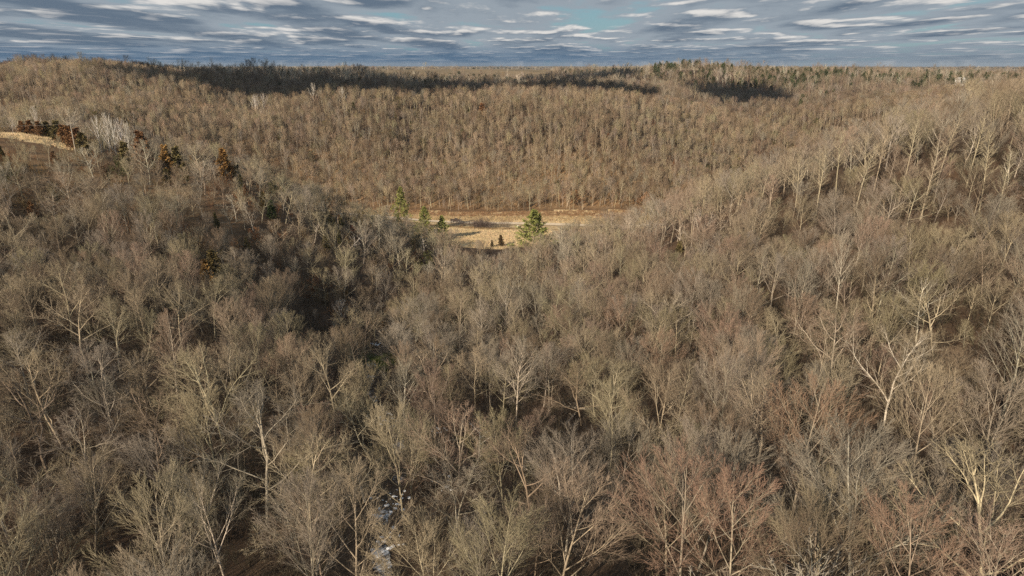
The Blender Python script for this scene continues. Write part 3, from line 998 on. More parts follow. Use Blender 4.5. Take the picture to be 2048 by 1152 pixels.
def allowed(x, y, near_creek=3.0, hero=True):
    mv, mf = meadow_mask(x, y)
    k = ~(mv | mf) & (creek_dist(x, y) > near_creek) & (np.abs(y - road_y(x)) > 6)
    k &= ~((y > 400) & (y < 412) & (np.abs(x) < 190))
    if hero:
        for i in range(0, len(x), 4000):
            d = np.hypot(x[i:i + 4000, None] - HX[None], y[i:i + 4000, None] - HY[None])
            k[i:i + 4000] &= (d > HR[None] + 1.0).all(1)
    return k


KINDS = ['vase', 'oak', 'slim']


def choose(x, y, rr):
    """kind, tint and height of a tree from where it stands"""
    right = smooth01(np.array(x), -5, 40)
    far = y > 330
    n = float(fbm(np.array([x]), np.array([y]), 60, 2, 33)[0])
    u = rr.random()
    if far and y < 620:
        oaky = n > .47
        key = ('oak' if u < .62 else 'slim') if oaky else ('slim' if u < .66 else ('vase' if u < .9 else 'oak'))
        tint = rr.choices(['tan', 'olive', 'grey', 'yellowish', 'brown', 'reddish'], [2, 3.5, 2.5, .5, 3, .3] if oaky else [4, 1, 2, .8, 3, 1])[0]
        H = rr.uniform(7, 12) if oaky else rr.uniform(8.5, 16)
        if rr.random() < .12:
            H *= .6
    elif far:
        key = 'vase' if u < .5 else ('slim' if u < .8 else 'oak')
        tint = rr.choices(['tan', 'grey', 'brown', 'reddish'], [3, 3, 3, 1.5])[0]
        H = rr.uniform(8, 15)
    elif x < -30 and y > 190:
        key = 'oak' if u < .6 else ('slim' if u < .85 else 'vase')
        tint = rr.choices(['olive', 'tan', 'grey', 'brown', 'pale'], [4, 2, 2.5, 2.5, 1.4])[0]
        H = rr.uniform(8.5, 14)
    elif right > .5:
        key = 'vase' if u < .58 else ('slim' if u < .85 else 'oak')
        tint = rr.choices(['reddish', 'tan', 'grey', 'olive', 'yellowish', 'brown', 'pale'], [2.4 if n < .5 else .9, 3, 2.5, 1.8, .8, 2, .5])[0]
        H = rr.uniform(11, 17.5)
    else:
        key = 'vase' if u < .42 else ('oak' if u < .75 else 'slim')
        tint = rr.choices(['tan', 'grey', 'reddish', 'olive', 'yellowish', 'brown'], [3, 2.4, 1.6, 2.2, 1.0, 2.4])[0]
        H = rr.uniform(9.5, 16)
    return key, tint, H


WOOD = dict(objs=[], index={}, rows=[])
CONI = dict(objs=[], index={}, rows=[])
for key in list(JOINED):
    if key in ('shrub',):
        continue
    dst = CONI if key in ('pine', 'cedar', 'leafy') else WOOD
    dst['index'][key] = (len(dst['objs']), len(JOINED[key]))
    dst['objs'] += JOINED[key]


def add(dst, key, x, y, z, s, sw, rz, b, t, lf):
    i0, n = dst['index'][key]
    dst['rows'].append((x, y, z, random.gauss(0, .05), random.gauss(0, .05), rz, sw, sw, s, i0 + random.randrange(n), *b, *t, *lf))


# crowns stay low where the ravine opens, so the meadow shows over them
EDGE_U = [0, 118, 165, 300, 450, 560, 640, 700, 760, 800, 840, 900, 925, 1045, 1100, 1150, 1240, 1300, 1420, 1600, 1900, 2100]
EDGE_V = [292, 290, 252, 262, 286, 335, 368, 392, 408, 425, 446, 470, 505, 503, 482, 458, 425, 402, 348, 275, 150, 100]
# canopy of the near slopes
nx, ny = jitter_grid(-45, 112, 8.0)
nx2, ny2 = jitter_grid(112, 330, 6.8)
nx, ny = np.concatenate([nx, nx2]), np.concatenate([ny, ny2])
k = allowed(nx, ny, 1.6)
nx, ny = nx[k], ny[k]
nz = height(nx, ny)
SHOW = []
for o in [o for o in C.objects if o.get('category') in ('bare tree', 'aspen', 'dead tree', 'cedar', 'birch', 'pine', 'oak')]:
    tx, ty, tz = o.location
    if ty < 330:
        th = o.scale.z * (17.0 if o['category'] == 'bare tree' else {'aspen': 19.0, 'dead tree': 11.0, 'cedar': 7.9, 'birch': 15.0, 'pine': 18.0, 'oak': 9.6}[o['category']])
        (u0, v0), (u1, v1) = project(tx, ty, tz), project(tx, ty, tz + th)
        SHOW.append((ty, float(u1), float(v1), float(v1 + (v0 - v1) * .38), th * .24 * FOC / math.hypot(ty, CAMZ - tz)))


def in_front(x, y, z, H):
    """a crown that would stand in the way of one of the trees that stand out"""
    u, v = project(x, y, z + H)
    w = H * .22 * FOC / math.hypot(y, CAMZ - z)
    return any(y < s[0] and abs(u - s[1]) < s[4] + w * .5 and s[2] - 40 < v < s[3] for s in SHOW)
cand = []
# openings in the canopy where one looks down to the shaded floor
DARK_GAPS = [(1130, 835, 95), (1765, 800, 85), (620, 615, 55), (1700, 600, 40), (520, 800, 45), (130, 700, 50), (1860, 420, 45), (1560, 430, 40), (930, 930, 60), (1900, 650, 75), (1960, 880, 60), (1690, 890, 55), (1010, 800, 60), (1480, 820, 45), (1290, 870, 45)]
rr = random.Random(5)
for x, y, z in zip(nx, ny, nz):
    key, tint, H = choose(x, y, rr)
    if y < 112:
        H *= 1.16
    gu, gv = project(x, y, z + H * .7)
    if y > 20 and any(((gu - a) / r) ** 2 + ((gv - b) / (r * .8)) ** 2 < 1 for a, b, r in DARK_GAPS):
        if rr.random() < .7:
            continue
        H *= .45
    if y > 20 and in_front(x, y, z, H):
        if rr.random() < .75:
            continue
        H *= .6
    if 185 < y < (246 if x < -120 else 330):
        pu, pt = project(x, y, z + H)
        lim = np.interp(pu, EDGE_U, EDGE_V) + rr.uniform(-26, 6)
        if pt < lim:
            H = float(CAMZ + ray(float(pu), float(lim))[1] * y - z)
            if H < 3.5:
                continue
    pu, pv = project(x, y, z + H * .65)
    cand.append((x, y, z, key, tint, H, float(pu), float(pv)))
inview = [c for c in cand if c[1] > 25 and -40 < c[6] < 2088 and c[7] < 1190]
inview.sort(key=lambda c: -c[5] / math.hypot(c[0], c[1], CAMZ - c[2]))
N_SINGLE = 232
single = inview[:N_SINGLE]
sset = set(id(c) for c in single)
LOOK = {'reddish': 'red-tipped', 'tan': 'tan', 'grey': 'grey', 'olive': 'olive-barked', 'yellowish': 'yellow-barked', 'brown': 'dark brown', 'pale': 'pale'}
SHAPE = {'vase': 'fan-crowned', 'oak': 'crooked', 'slim': 'slender'}
ROWS = ['bottom row', 'second row up', 'third row up', 'fourth row up', 'fifth row up', 'sixth row up', 'seventh row up', 'eighth row up']
ORD = ['first', 'second', 'third', 'fourth', 'fifth', 'sixth', 'seventh', 'eighth', 'ninth', 'tenth', 'eleventh', 'twelfth']
buckets = {}
for c in single:
    row = int(min(max((1130 - c[7]) / 85, 0), 7))
    i = int(np.argmin(np.abs(CRK[:, 1] - c[1])))
    side = 'aspen-slope side' if c[0] > CRK[i, 0] else 'cedar-hill side'
    buckets.setdefault((c[3], c[4], row, side), []).append((abs(c[0] - CRK[i, 0]), c))
for (key, tint, row, side), lst in buckets.items():
    lst.sort(key=lambda p: p[0])
    for n, (_, c) in enumerate(lst):
        o = 'only' if len(lst) == 1 else ORD[n]
        lab = f'{o} {LOOK[tint]} {SHAPE[key]} bare tree out from the creek, {ROWS[row]}, {side}'
        put_tree('bare_tree', key, rr.randrange(420), c[0], c[1], c[5], rr.uniform(0, 6.28), tint, lab, 'bare tree',
                 'bare trees of the near slopes', wide=rr.uniform(1.0, 1.35), lean=(rr.gauss(0, .05), rr.gauss(0, .05)))
for c in cand:
    if id(c) in sset:
        continue
    x, y, z, key, tint, H = c[:6]
    b, t = TINTS[tint]
    s = H / {'vase': 16.5, 'oak': 14.0, 'slim': 16.6}[key]
    if x < -30 and y > 195 and rr.random() < .17:
        lf = jit(rr.choice([RUST, OLIVE, OLIVE, (.09, .085, .035)]), .25)
        add(CONI, rr.choice(['cedar', 'cedar', 'leafy']), x, y, z, rr.uniform(.5, 1.0), rr.uniform(.5, .95), rr.uniform(0, 6.28), jit(b), jit(t), lf)
        continue
    lod = 'near_' if (y < 215 and c[7] < 1250) else 'mid_'
    add(WOOD, lod + key, x, y, z, s, s * rr.uniform(1.0, 1.35), rr.uniform(0, 6.28), jit(b), jit(t), (0, 0, 0))

# far slope and the hills behind it
def fill(y0, y1, sp, lod, hmul=1.0, tan=.80, wide=1.0, extra=40):
    X, Y = jitter_grid(y0, y1, sp, tan, extra)
    kk = allowed(X, Y, 3.0, y0 < 1000)
    X, Y = X[kk], Y[kk]
    if y0 > 1000:
        kk = rng.random(len(X)) > far_field(X, Y) * .985
        X, Y = X[kk], Y[kk]
    Z = height(X, Y)
    n = fbm(X, Y, 90, 3, 44)
    for x, y, z, q, m in zip(X, Y, Z, n, fbm(X, Y, 120, 4, 91)):
        key, tint, H = choose(x, y, rr)
        H *= hmul
        if y > 640 and rr.random() < .12:
            H *= 1.35
        az = x / y
        b, t = TINTS[tint]
        if y > 640:
            con = .03 + .22 * (az > .2) * (q > .45) * min(1, (y - 640) / 200)
            if az > .33 and 690 < y < 860 and q > .42:
                con = .45
            if az > .19 and 900 < y < 990:
                con = .34
            if y > 1100:
                con = .18
        else:
            con = .022 + .05 * (q > .5)
        if rr.random() < con:
            if y > 640:
                H = min(H, 13.5) * .9
                add(CONI, 'pine', x, y, z, H * rr.uniform(.85, 1.15) / 15.5, H * rr.uniform(.8, 1.2) * wide / 15.5, rr.uniform(0, 6.28), jit(b), jit(t), jit((.052, .064, .029), .35))
            else:
                lf = jit(rr.choice([RUST, OLIVE, OLIVE, (.07, .075, .03)]), .3)
                kd = rr.choice(['cedar', 'leafy'])
                s = rr.uniform(.55, 1.05)
                add(CONI, kd, x, y, z, s, s, rr.uniform(0, 6.28), jit(b), jit(t), lf)
            continue
        if y > 640 and q > .52 and rr.random() < (.5 if az < .16 else .18):
            key, (b, t) = 'pale', TINTS['pale']
            s = H / 17.
            add(WOOD, 'pale', x, y, z, s, s * wide, rr.uniform(0, 6.28), jit(b), jit(t), (0, 0, 0))
            continue
        s = H / {'vase': 16.5, 'oak': 14.0, 'slim': 16.6}[key]
        if y < 640:
            t = (t[0] * 1.07, t[1] * .99, t[2] * .91)
            if key == 'slim':
                b, t = tuple(c * 1.15 for c in b), tuple(c * .9 for c in t)
            if m > .5:
                t = (t[0] * .8, t[1] * .78, t[2] * .76)
        elif rr.random() < .6:
            b, t = (.24, .185, .135), (.165, .122, .088)
        add(WOOD, lod + key, x, y, z, s, s * wide * rr.uniform(.8, 1.35), rr.uniform(0, 6.28), jit(b, .2), jit(t, .25), (0, 0, 0))


fill(330, 470, 3.9, 'mid_')
fill(470, 680, 4.5, 'mid_')
# younger trees under the canopy of the near slopes
X, Y = jitter_grid(-20, 330, 5.0)
kk = allowed(X, Y, 4.0, False) & (rng.random(len(X)) < np.where(Y < 130, .12, .25))
X, Y = X[kk], Y[kk]
for x, y, z in zip(X, Y, height(X, Y)):
    key, tint, H = choose(x, y, rr)
    H *= rr.uniform(.35, .6)
    if 200 < y < 330:
        pu, pt = project(x, y, z + H)
        if pt < np.interp(pu, EDGE_U, EDGE_V):
            continue
    b, t = TINTS[tint]
    s = H / {'vase': 16.5, 'oak': 14.0, 'slim': 16.6}[key]
    add(WOOD, 'mid_' + key, x, y, z, s, s * rr.uniform(.9, 1.3), rr.uniform(0, 6.28), jit(b), jit(t), (0, 0, 0))
fill(680, 1150, 8.0, 'far_', 1.05, .8, 1.15)
fill(1150, 2600, 17.0, 'far_', 1.15, .8, 1.9)
fill(2600, 7000, 52.0, 'far_', 1.2, .8, 5.5)

BRUSH = dict(objs=list(JOINED['shrub']), index={'shrub': (0, len(JOINED['shrub']))}, rows=[])
for (y0, y1, sp) in ((-20, 215, 2.7), (215, 330, 3.8), (330, 560, 4.6)):
    X, Y = jitter_grid(y0, y1, sp, .78, 20)
    kk = allowed(X, Y, 2.2, False)
    kk &= rng.random(len(X)) < .22 + .7 * fbm(X, Y, 22, 2, 61)
    X, Y = X[kk], Y[kk]
    for x, y, z in zip(X, Y, height(X, Y)):
        tint = rr.choices(['tan', 'grey', 'brown', 'reddish', 'olive'], [2.5, 2, 3, 2.2, 1])[0]
        b, t = TINTS[tint]
        t = tuple(c * .34 for c in t)  # brush colour darkened to paint deeper shade into the gaps between crowns
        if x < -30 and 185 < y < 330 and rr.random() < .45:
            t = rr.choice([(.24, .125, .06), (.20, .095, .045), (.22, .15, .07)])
        s = rr.uniform(.6, 1.5) * (1.25 if y < 215 else .9)
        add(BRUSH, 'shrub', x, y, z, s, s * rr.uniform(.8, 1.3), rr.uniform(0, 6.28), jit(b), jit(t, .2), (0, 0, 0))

for i in range(46):                                   # grey thicket between the meadow and the road
    x, y = rr.gauss(-17, 6.5), rr.gauss(369.5, 2.6)
    s = rr.uniform(.9, 1.7)
    add(BRUSH, 'shrub', x, y, h1(x, y), s, s * 1.2, rr.uniform(0, 6.28), jit(TINTS['brown'][0]), jit((.13, .10, .085)), (0, 0, 0))
# dry grass tufts of the meadow
def tuft_obj(k):
    M = Mesh(); q = random.Random(k)
    for i in range(14):
        a, r = q.uniform(0, 6.28), q.uniform(0, .5)
        p = Vector((r * math.cos(a), r * math.sin(a), -.05))
        d = Vector((q.gauss(0, .3), q.gauss(0, .3), 1)).normalized()
        M.tube([p, p + d * q.uniform(.35, .8)], [.035, 0], 3, 1)
    return bpy.data.objects.new('grass_tuft', mesh_of('grass_tuft', M))


GRASS = dict(objs=[tuft_obj(i) for i in range(3)], index={'t': (0, 3)}, rows=[])
X = rng.uniform(-85, 85, 16000); Y = rng.uniform(312, 412, 16000)
mv, _ = meadow_mask(X, Y)
kk = mv & (np.abs(Y - road_y(X)) > 4.2)
X2 = rng.uniform(-235, -130, 2600); Y2 = rng.uniform(236, 264, 2600)
_, mf = meadow_mask(X2, Y2)
X, Y = np.concatenate([X[kk], X2[mf]]), np.concatenate([Y[kk], Y2[mf]])
gn = fbm(X, Y, 14, 3, 71)
for x, y, z, q in zip(X, Y, height(X, Y), gn):
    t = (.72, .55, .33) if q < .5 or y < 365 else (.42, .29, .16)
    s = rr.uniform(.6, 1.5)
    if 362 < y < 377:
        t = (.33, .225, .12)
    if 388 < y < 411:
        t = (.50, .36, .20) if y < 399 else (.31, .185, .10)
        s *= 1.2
    if 0 < road_y(x) - y < 13:
        s *= .35
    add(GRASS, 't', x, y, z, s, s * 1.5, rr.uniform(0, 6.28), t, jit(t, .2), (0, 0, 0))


MOSS = dict(objs=[tuft_obj(i) for i in range(10, 13)], index={'t': (0, 3)}, rows=[])
mx, my = find_y(768, 724, .3, 100)
for i in range(420):
    x, y = rr.gauss(mx, 2.6), rr.gauss(my + 1, 4.0)
    s = rr.uniform(.5, 1.1)
    add(MOSS, 't', x, y, h1(x, y), s, s * 2.2, rr.uniform(0, 6.28), (.1, .12, .03), jit((.105, .125, .030), .3), (0, 0, 0))


def scatter(name, D, label):
    rows = np.array(D['rows'], np.float32)
    me = bpy.data.meshes.new(name)
    me.vertices.add(len(rows))
    me.vertices.foreach_set('co', rows[:, :3].ravel())
    for nm, typ, sl, fld in (('rot', 'FLOAT_VECTOR', slice(3, 6), 'vector'), ('scl', 'FLOAT_VECTOR', slice(6, 9), 'vector'),
                             ('bark_tint', 'FLOAT_VECTOR', slice(10, 13), 'vector'), ('twig_tint', 'FLOAT_VECTOR', slice(13, 16), 'vector'), ('leaf_tint', 'FLOAT_VECTOR', slice(16, 19), 'vector')):
        at = me.attributes.new(nm, typ, 'POINT')
        at.data.foreach_set(fld, np.ascontiguousarray(rows[:, sl]).ravel())
    at = me.attributes.new('pick', 'INT', 'POINT')
    at.data.foreach_set('value', rows[:, 9].astype(np.int32))
    o = bpy.data.objects.new(name, me)
    C.objects.link(o)
    tag(o, label, kind='stuff')
    col = bpy.data.collections.new(name + '_kinds')
    for i, p in enumerate(D['objs']):
        p.name = f'{name}_kind.{i + 1:03d}'
        col.objects.link(p)
    g = bpy.data.node_groups.new(name, 'GeometryNodeTree')
    g.interface.new_socket('Geometry', in_out='INPUT', socket_type='NodeSocketGeometry')
    g.interface.new_socket('Geometry', in_out='OUTPUT', socket_type='NodeSocketGeometry')
    N = NT(g)
    gi, go = N.n('NodeGroupInput'), N.n('NodeGroupOutput')
    ci = N.n('GeometryNodeCollectionInfo')
    ci.inputs['Collection'].default_value = col
    ci.inputs['Separate Children'].default_value = True
    ci.inputs['Reset Children'].default_value = True
    ip = N.n('GeometryNodeInstanceOnPoints')
    ip.inputs['Pick Instance'].default_value = True

    def attr(nm, dt):
        a = N.n('GeometryNodeInputNamedAttribute', data_type=dt)
        a.inputs['Name'].default_value = nm
        return [s for s in a.outputs if s.enabled and s.name == 'Attribute'][0]
    N.l(gi.outputs[0], ip.inputs['Points'])
    N.l(ci.outputs[0], ip.inputs['Instance'])
    N.l(attr('pick', 'INT'), ip.inputs['Instance Index'])
    er = N.n('FunctionNodeEulerToRotation')
    N.l(attr('rot', 'FLOAT_VECTOR'), er.inputs[0])
    N.l(er.outputs[0], ip.inputs['Rotation'])
    N.l(attr('scl', 'FLOAT_VECTOR'), ip.inputs['Scale'])
    N.l(ip.outputs[0], go.inputs[0])
    md = o.modifiers.new('scatter', 'NODES')
    md.node_group = g
    print(name, len(rows))
    return o


scatter('woodland', WOOD, 'dense leafless woods covering the hills behind the nearer trees')
scatter('conifers', CONI, 'scattered cedars, brown-leaved oaks and far pines among the bare woods')
scatter('undergrowth', BRUSH, 'thin brown saplings and brush under the bare trees')
scatter('green_moss', MOSS, 'patch of green moss and grass on the creek bank')
scatter('dry_grass', GRASS, 'tall dry straw-coloured grass in the meadow and field')


# ------------------------------------------------------------------ clouds over the camera that shade the far ridge
def cloud_bank():
    import bmesh
    bm = bmesh.new()
    q = random.Random(3)
    up = 430.0
    sh = Vector((SUN_DIR.x, SUN_DIR.y, 0)) / SUN_DIR.z * up
    spots = []
    for i in range(460):
        gx, gy = q.uniform(-480, 420), q.uniform(620, 1120)
        e = fbm(np.array([gx]), np.array([gy]), 170, 2, 88)[0]
        edge = 646 + 40 * math.sin(gx / 120) + (50 if gx > 250 else 0) + (15 if gx < -250 else 0)
        if gy < edge + 5 or (e < .25) or gx > 165 and gy > 800 or gx > 262:
            continue
        spots.append((gx, gy))
    for gx, gy in spots:
        r = q.uniform(28, 60)
        m = Matrix.Translation((gx + sh.x, gy + sh.y, 60 + up + q.uniform(-4, 8))) @ Matrix.Diagonal((r, r * q.uniform(.8, 1.2), r * .22, 1))
        res = bmesh.ops.create_icosphere(bm, subdivisions=2, radius=1, matrix=m)
        for v in res['verts']:
            v.co += Vector((q.gauss(0, 2), q.gauss(0, 2), q.gauss(0, 1.0)))
    me = bpy.data.meshes.new('clouds')
    bm.to_mesh(me); bm.free()
    me.polygons.foreach_set('use_smooth', np.ones(len(me.polygons), bool))
    me.materials.append(flat_mat('cloud_white', (.82, .82, .84), .95, .0, var=.04, scale=.02))
    o = bpy.data.objects.new('clouds', me)
    C.objects.link(o)
    tag(o, 'bank of white cloud over the camera shading the far ridge', kind='stuff')


cloud_bank()


# ------------------------------------------------------------------ small things
def box(M, x0, x1, y0, y1, z0, z1, mi=0, taper=0.0):
    a = len(M.v)
    t = taper
    M.v += [(x0, y0, z0), (x1, y0, z0), (x1, y1, z0), (x0, y1, z0), (x0 + t, y0 + t * .4, z1), (x1 - t, y0 + t * .4, z1), (x1 - t, y1 - t * .4, z1), (x0 + t, y1 - t * .4, z1)]
    for f in ((3, 2, 1, 0), (4, 5, 6, 7), (0, 1, 5, 4), (1, 2, 6, 5), (2, 3, 7, 6), (3, 0, 4, 7)):
        M.f.append(tuple(a + i for i in f)); M.m.append(mi)


def part(name, M, mt, parent, bevel=0.0):
    o = finish(name, M.v, M.f, mt, parent=parent)
    if bevel:
        b = o.modifiers.new('b', 'BEVEL'); b.width = bevel; b.segments = 2; b.limit_method = 'ANGLE'
    return o


def empty(name, loc, rz, label, cat):
    e = bpy.data.objects.new(name, None)
    C.objects.link(e)
    e.location = loc; e.rotation_euler = (0, 0, rz)
    return tag(e, label, cat)


M_PAINT = flat_mat('dark_paint', (.045, .032, .028), .3, .5, var=.1)
M_RUBBER = flat_mat('rubber', (.02, .02, .02), .8)
M_GLASS = flat_mat('dark_glass', (.03, .035, .04), .08, .6, var=.05)
M_CHROME = flat_mat('bright_metal', (.75, .74, .72), .3, .5, .6, var=.05)
M_LAMP = flat_mat('lamp_glass', (.85, .83, .78), .2, .5, var=.03)
M_WOODP = flat_mat('weathered_pole', (.42, .37, .31), .9, .1)
M_WIRE = flat_mat('wire', (.22, .21, .20), .5, .3)
M_WHITE = flat_mat('white_paint', (.80, .78, .74), .6, .3, var=.06)
M_ROOF = flat_mat('roof_shingle', (.45, .44, .43), .8, .2, var=.15)
M_STONE = flat_mat('pale_stone', (.70, .67, .62), .9, .1, var=.2, scale=1.2)

tx = ray(911, 441)[0] * 383
t = empty('pickup_truck', (tx, road_y(tx) + 1.0, h1(tx, road_y(tx)) + .34), -.03, 'dark brown pickup truck parked on the gravel road by the pines', 'pickup')
m = Mesh(); box(m, -2.8, 2.8, -.95, .95, .48, 1.12); part('body', m, M_PAINT, t, .08)
m = Mesh(); box(m, -.75, 1.35, -.88, .88, 1.12, 1.86, taper=.3); part('cab', m, M_PAINT, t, .06)
m = Mesh()
box(m, -2.75, -.85, -.94, -.84, 1.123, 1.28); box(m, -2.75, -.85, .84, .94, 1.123, 1.28); box(m, -2.78, -2.68, -.84, .84, 1.123, 1.28)
part('bed_rail', m, M_PAINT, t)
for sy in (-1, 1):
    m = Mesh(); box(m, -.5, 1.05, sy * .80 - .02, sy * .80 + .02, 1.25, 1.72, taper=.16); part('window', m, M_GLASS, t)
    m = Mesh(); box(m, 2.79, 2.84, sy * .7 - .16, sy * .7 + .16, .78, 1.0); part('headlight', m, M_LAMP, t)
m = Mesh(); box(m, 2.80, 2.95, -.9, .9, .45, .66); part('bumper', m, M_CHROME, t)
for sx in (-1.75, 1.8):
    for sy in (-1, 1):
        m = Mesh()
        m.tube([Vector((sx, sy * .72, .40)), Vector((sx, sy * .98, .40)), Vector((sx, sy * .99, .40))], [.40, .40, .3], 14, 0)
        w = part('wheel', m, M_RUBBER, t)
        h = Mesh(); h.tube([Vector((sx, sy * .985, .40)), Vector((sx, sy * 1.0, .40)), Vector((sx, sy * 1.01, .40))], [.22, .22, .1], 10, 0)
        part('rim', h, M_CHROME, w)


def lump(name, r, loc, mt, seed, sq=(1, .8, .7)):
    import bmesh
    bm = bmesh.new(); q = random.Random(seed)
    bmesh.ops.create_icosphere(bm, subdivisions=2, radius=1)
    for v in bm.verts:
        v.co *= q.uniform(.85, 1.15)
        v.co = Vector((v.co.x * r * sq[0], v.co.y * r * sq[1], v.co.z * r * sq[2]))
    me = bpy.data.meshes.new(name); bm.to_mesh(me); bm.free()
    me.materials.append(mt)
    o = bpy.data.objects.new(name, me); C.objects.link(o); o.location = loc
    return o


bx = ray(1036, 452)[0] * 370
tag(lump('pale_rock', .75, (bx, 370, h1(bx, 370) + .45), M_STONE, 2), 'small round white rock in the grass below the road', 'rock')

# fallen trunks on the forest floor
LOGS = [(1720, 840, 9, .5, 'fallen grey log in the shaded opening on the aspen slope'), (1800, 800, 8, 2.2, 'fallen log lying across the slope above the shaded opening'), (1130, 850, 8, 1.2, 'fallen log in the dark hollow'),
        (1190, 820, 7, 2.6, 'pale fallen log at the rim of the dark hollow'), (830, 900, 8, .3, 'fallen log beside the snowy creek'), (730, 1010, 9, 1.9, 'long fallen log across the bank by the creek bottom'),
        (540, 800, 7, 2.9, 'fallen log on the near slope below the yellow oak'), (140, 710, 8, .9, 'fallen log near the left edge under the yellow oaks')]
M_LOG = flat_mat('log_bark', (.36, .31, .25), .95, .05, var=.35, scale=2.0)
for (u, v, L, a, lab) in LOGS:
    x, y = find_y(u, v, .2)
    d = Vector((math.cos(a), math.sin(a), 0))
    z0, z1 = h1(x, y), h1(x + d.x * L, y + d.y * L)
    e = empty('fallen_log', (x, y, z0), 0, lab, 'log')
    b = Vector((d.x * L, d.y * L, z1 - z0 + .1))
    m = Mesh(); m.tube([Vector((0, 0, .15)) + b * (k / 6) + Vector((0, 0, .1 * math.sin(k * 1.7))) for k in range(7)] + [b * 1.005 + Vector((0, 0, .15))], [.24, .23, .21, .19, .17, .15, .13, .1], 8, 0)
    part('trunk', m, M_LOG, e)
    m = Mesh()
    for k in range(7):
        p = b * (.45 + .08 * k) + Vector((0, 0, .2))
        q_ = p + Vector((random.gauss(0, 1), random.gauss(0, 1), random.uniform(.3, 1.4)))
        m.tube([p, p.lerp(q_, .5) + Vector((0, 0, .15)), q_], [.06, .045, .02], 4, 0)
    part('branch', m, M_LOG, e)

# snow covered stones of the creek
snow = Mesh()
q = random.Random(9)
M_SNOW = flat_mat('snow', (.80, .82, .86), .7, .2, var=.08)
import bmesh
for (cu, cv, n, rad) in ((750, 690, 16, 1.6), (765, 840, 26, 3.6), (785, 1010, 30, 3.2), (775, 1080, 16, 2.5), (880, 860, 8, 1.6), (900, 960, 10, 2.6)):
    ys = np.arange(50, 260, .5); a, b = ray(cu, cv)
    hit = np.nonzero(height(a * ys, ys) >= CAMZ + b * ys)[0]
    y0 = ys[hit[0]] if len(hit) else 150
    x0 = a * y0
    for i in range(n):
        x, y = x0 + q.gauss(0, rad * .5), y0 + q.gauss(0, rad * .8)
        r = q.uniform(.1, .34)
        bmm = bmesh.new(); bmesh.ops.create_icosphere(bmm, subdivisions=1, radius=1)
        k0 = len(snow.v); z = h1(x, y)
        for v in bmm.verts:
            s = q.uniform(.8, 1.2)
            snow.v.append((x + v.co.x * r * s * 1.2, y + v.co.y * r * s, z + .12 + v.co.z * r * .45 * s))
        for f in bmm.faces:
            snow.f.append(tuple(k0 + v.index for v in f.verts)); snow.m.append(0)
        bmm.free()
tag(finish('snow_patches', snow.v, snow.f, M_SNOW), 'snow lying on stones and ledges along the dark creek', kind='stuff')

# mossy bank
# utility pole and its two wires beside the hilltop field
py_ = 246.0; px_ = ray(141, 250)[0] * py_
zt = CAMZ + ray(141, 246)[1] * py_
zb = h1(px_, py_)
hp = max(zt - zb, 8.0)
p = empty('utility_pole', (px_, py_, zb), .9, 'grey wooden utility pole at the end of the cedar hedge', 'utility pole')
m = Mesh(); m.tube([Vector((0, 0, -.5)), Vector((0, 0, hp * .5)), Vector((0, 0, hp)), Vector((0, 0, hp + .02))], [.17, .15, .12, .05], 8, 0); part('pole', m, M_WOODP, p)
m = Mesh(); box(m, -1.1, 1.1, -.06, .06, hp - .75, hp - .60); part('crossarm', m, M_WOODP, p)
for sx in (-1, 1):
    m = Mesh(); m.tube([Vector((sx, 0, hp - .60)), Vector((sx, 0, hp - .45)), Vector((sx, 0, hp - .40))], [.06, .07, .03], 8, 0); part('insulator', m, M_WHITE, p)
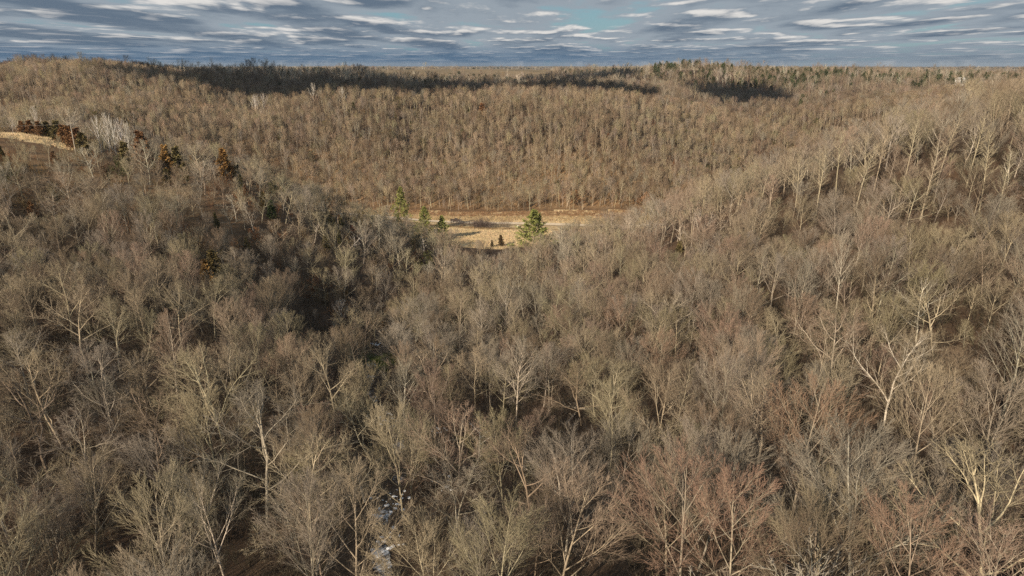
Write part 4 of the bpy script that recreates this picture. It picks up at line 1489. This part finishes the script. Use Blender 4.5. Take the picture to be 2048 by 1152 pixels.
for sx in (-1, 1):
    m = Mesh()
    a = Vector((px_ + sx * math.cos(.9), py_ + sx * math.sin(.9), zb + hp - .4))
    b = Vector((px_ - 130, py_ + 30 + sx, zb + hp + .8))
    pts = [a.lerp(b, i / 14) - Vector((0, 0, 2.2 * (1 - (2 * i / 14 - 1) ** 2))) for i in range(15)]
    m.tube(pts, [.010] * 15, 4, 0)
    o = finish('power_line', m.v, m.f, M_WIRE)
    tag(o, ('farther' if sx > 0 else 'nearer') + ' of two thin wires running from the pole past the left edge', 'wire', 'power lines')

# distant farm buildings
for (u, v, Y, w, lab) in ((1925, 138, 790, 8, 'white-roofed farmhouse among the far pines'),):
    a, b = ray(u, v); x = a * Y
    hh = 2.5
    e = empty('farmhouse', (x, Y, h1(x, Y)), .2, lab, 'farmhouse')
    m = Mesh(); box(m, -w / 2, w / 2, -3.5, 3.5, -1, 3.6 + hh); part('wall', m, M_WHITE, e)
    m = Mesh()
    zt = 3.6 + hh
    m.v += [(-w / 2 - .4, -4, zt), (w / 2 + .4, -4, zt), (w / 2 + .4, 4, zt), (-w / 2 - .4, 4, zt), (-w / 2 - .4, 0, zt + 2.6), (w / 2 + .4, 0, zt + 2.6)]
    m.f += [(0, 1, 5, 4), (2, 3, 4, 5), (3, 0, 4), (1, 2, 5), (3, 2, 1, 0)]; m.m += [0] * 5
    part('roof', m, M_ROOF, e)
    for k in (-1, 1):
        f = Mesh(); box(f, k * w / 4 - .5, k * w / 4 + .5, -3.56, -3.5, 1.2 + hh, 2.4 + hh); part('window', f, M_GLASS, e)

# ------------------------------------------------------------------ the air
def haze():
    M = Mesh()
    box(M, -15000, 15000, -15000, 15000, HAZE_Z0, HAZE_Z1)
    m = bpy.data.materials.new('haze')
    m.use_nodes = True
    N = NT(m.node_tree)
    out = N.n('ShaderNodeOutputMaterial')
    v = N.n('ShaderNodeVolumePrincipled')
    v.inputs['Color'].default_value = c4(.78, .88, 1.0)
    v.inputs['Density'].default_value = 0.00004
    v.inputs['Anisotropy'].default_value = 0.2
    N.l(v.outputs[0], out.inputs['Volume'])
    o = finish('haze', M.v, M.f, m)
    tag(o, 'thin bluish air over the hills', kind='stuff')


zs = [v.co.z for o in C.objects if o.name.startswith('ground') and o.type == 'MESH' for v in o.data.vertices]
HAZE_Z0, HAZE_Z1 = min(zs) - 1.0, max(CAMZ + 3, max(zs) + 30)
haze()
print('haze', HAZE_Z0, HAZE_Z1)
print('tris', sum(len(me.polygons) for me in bpy.data.meshes) * 2)
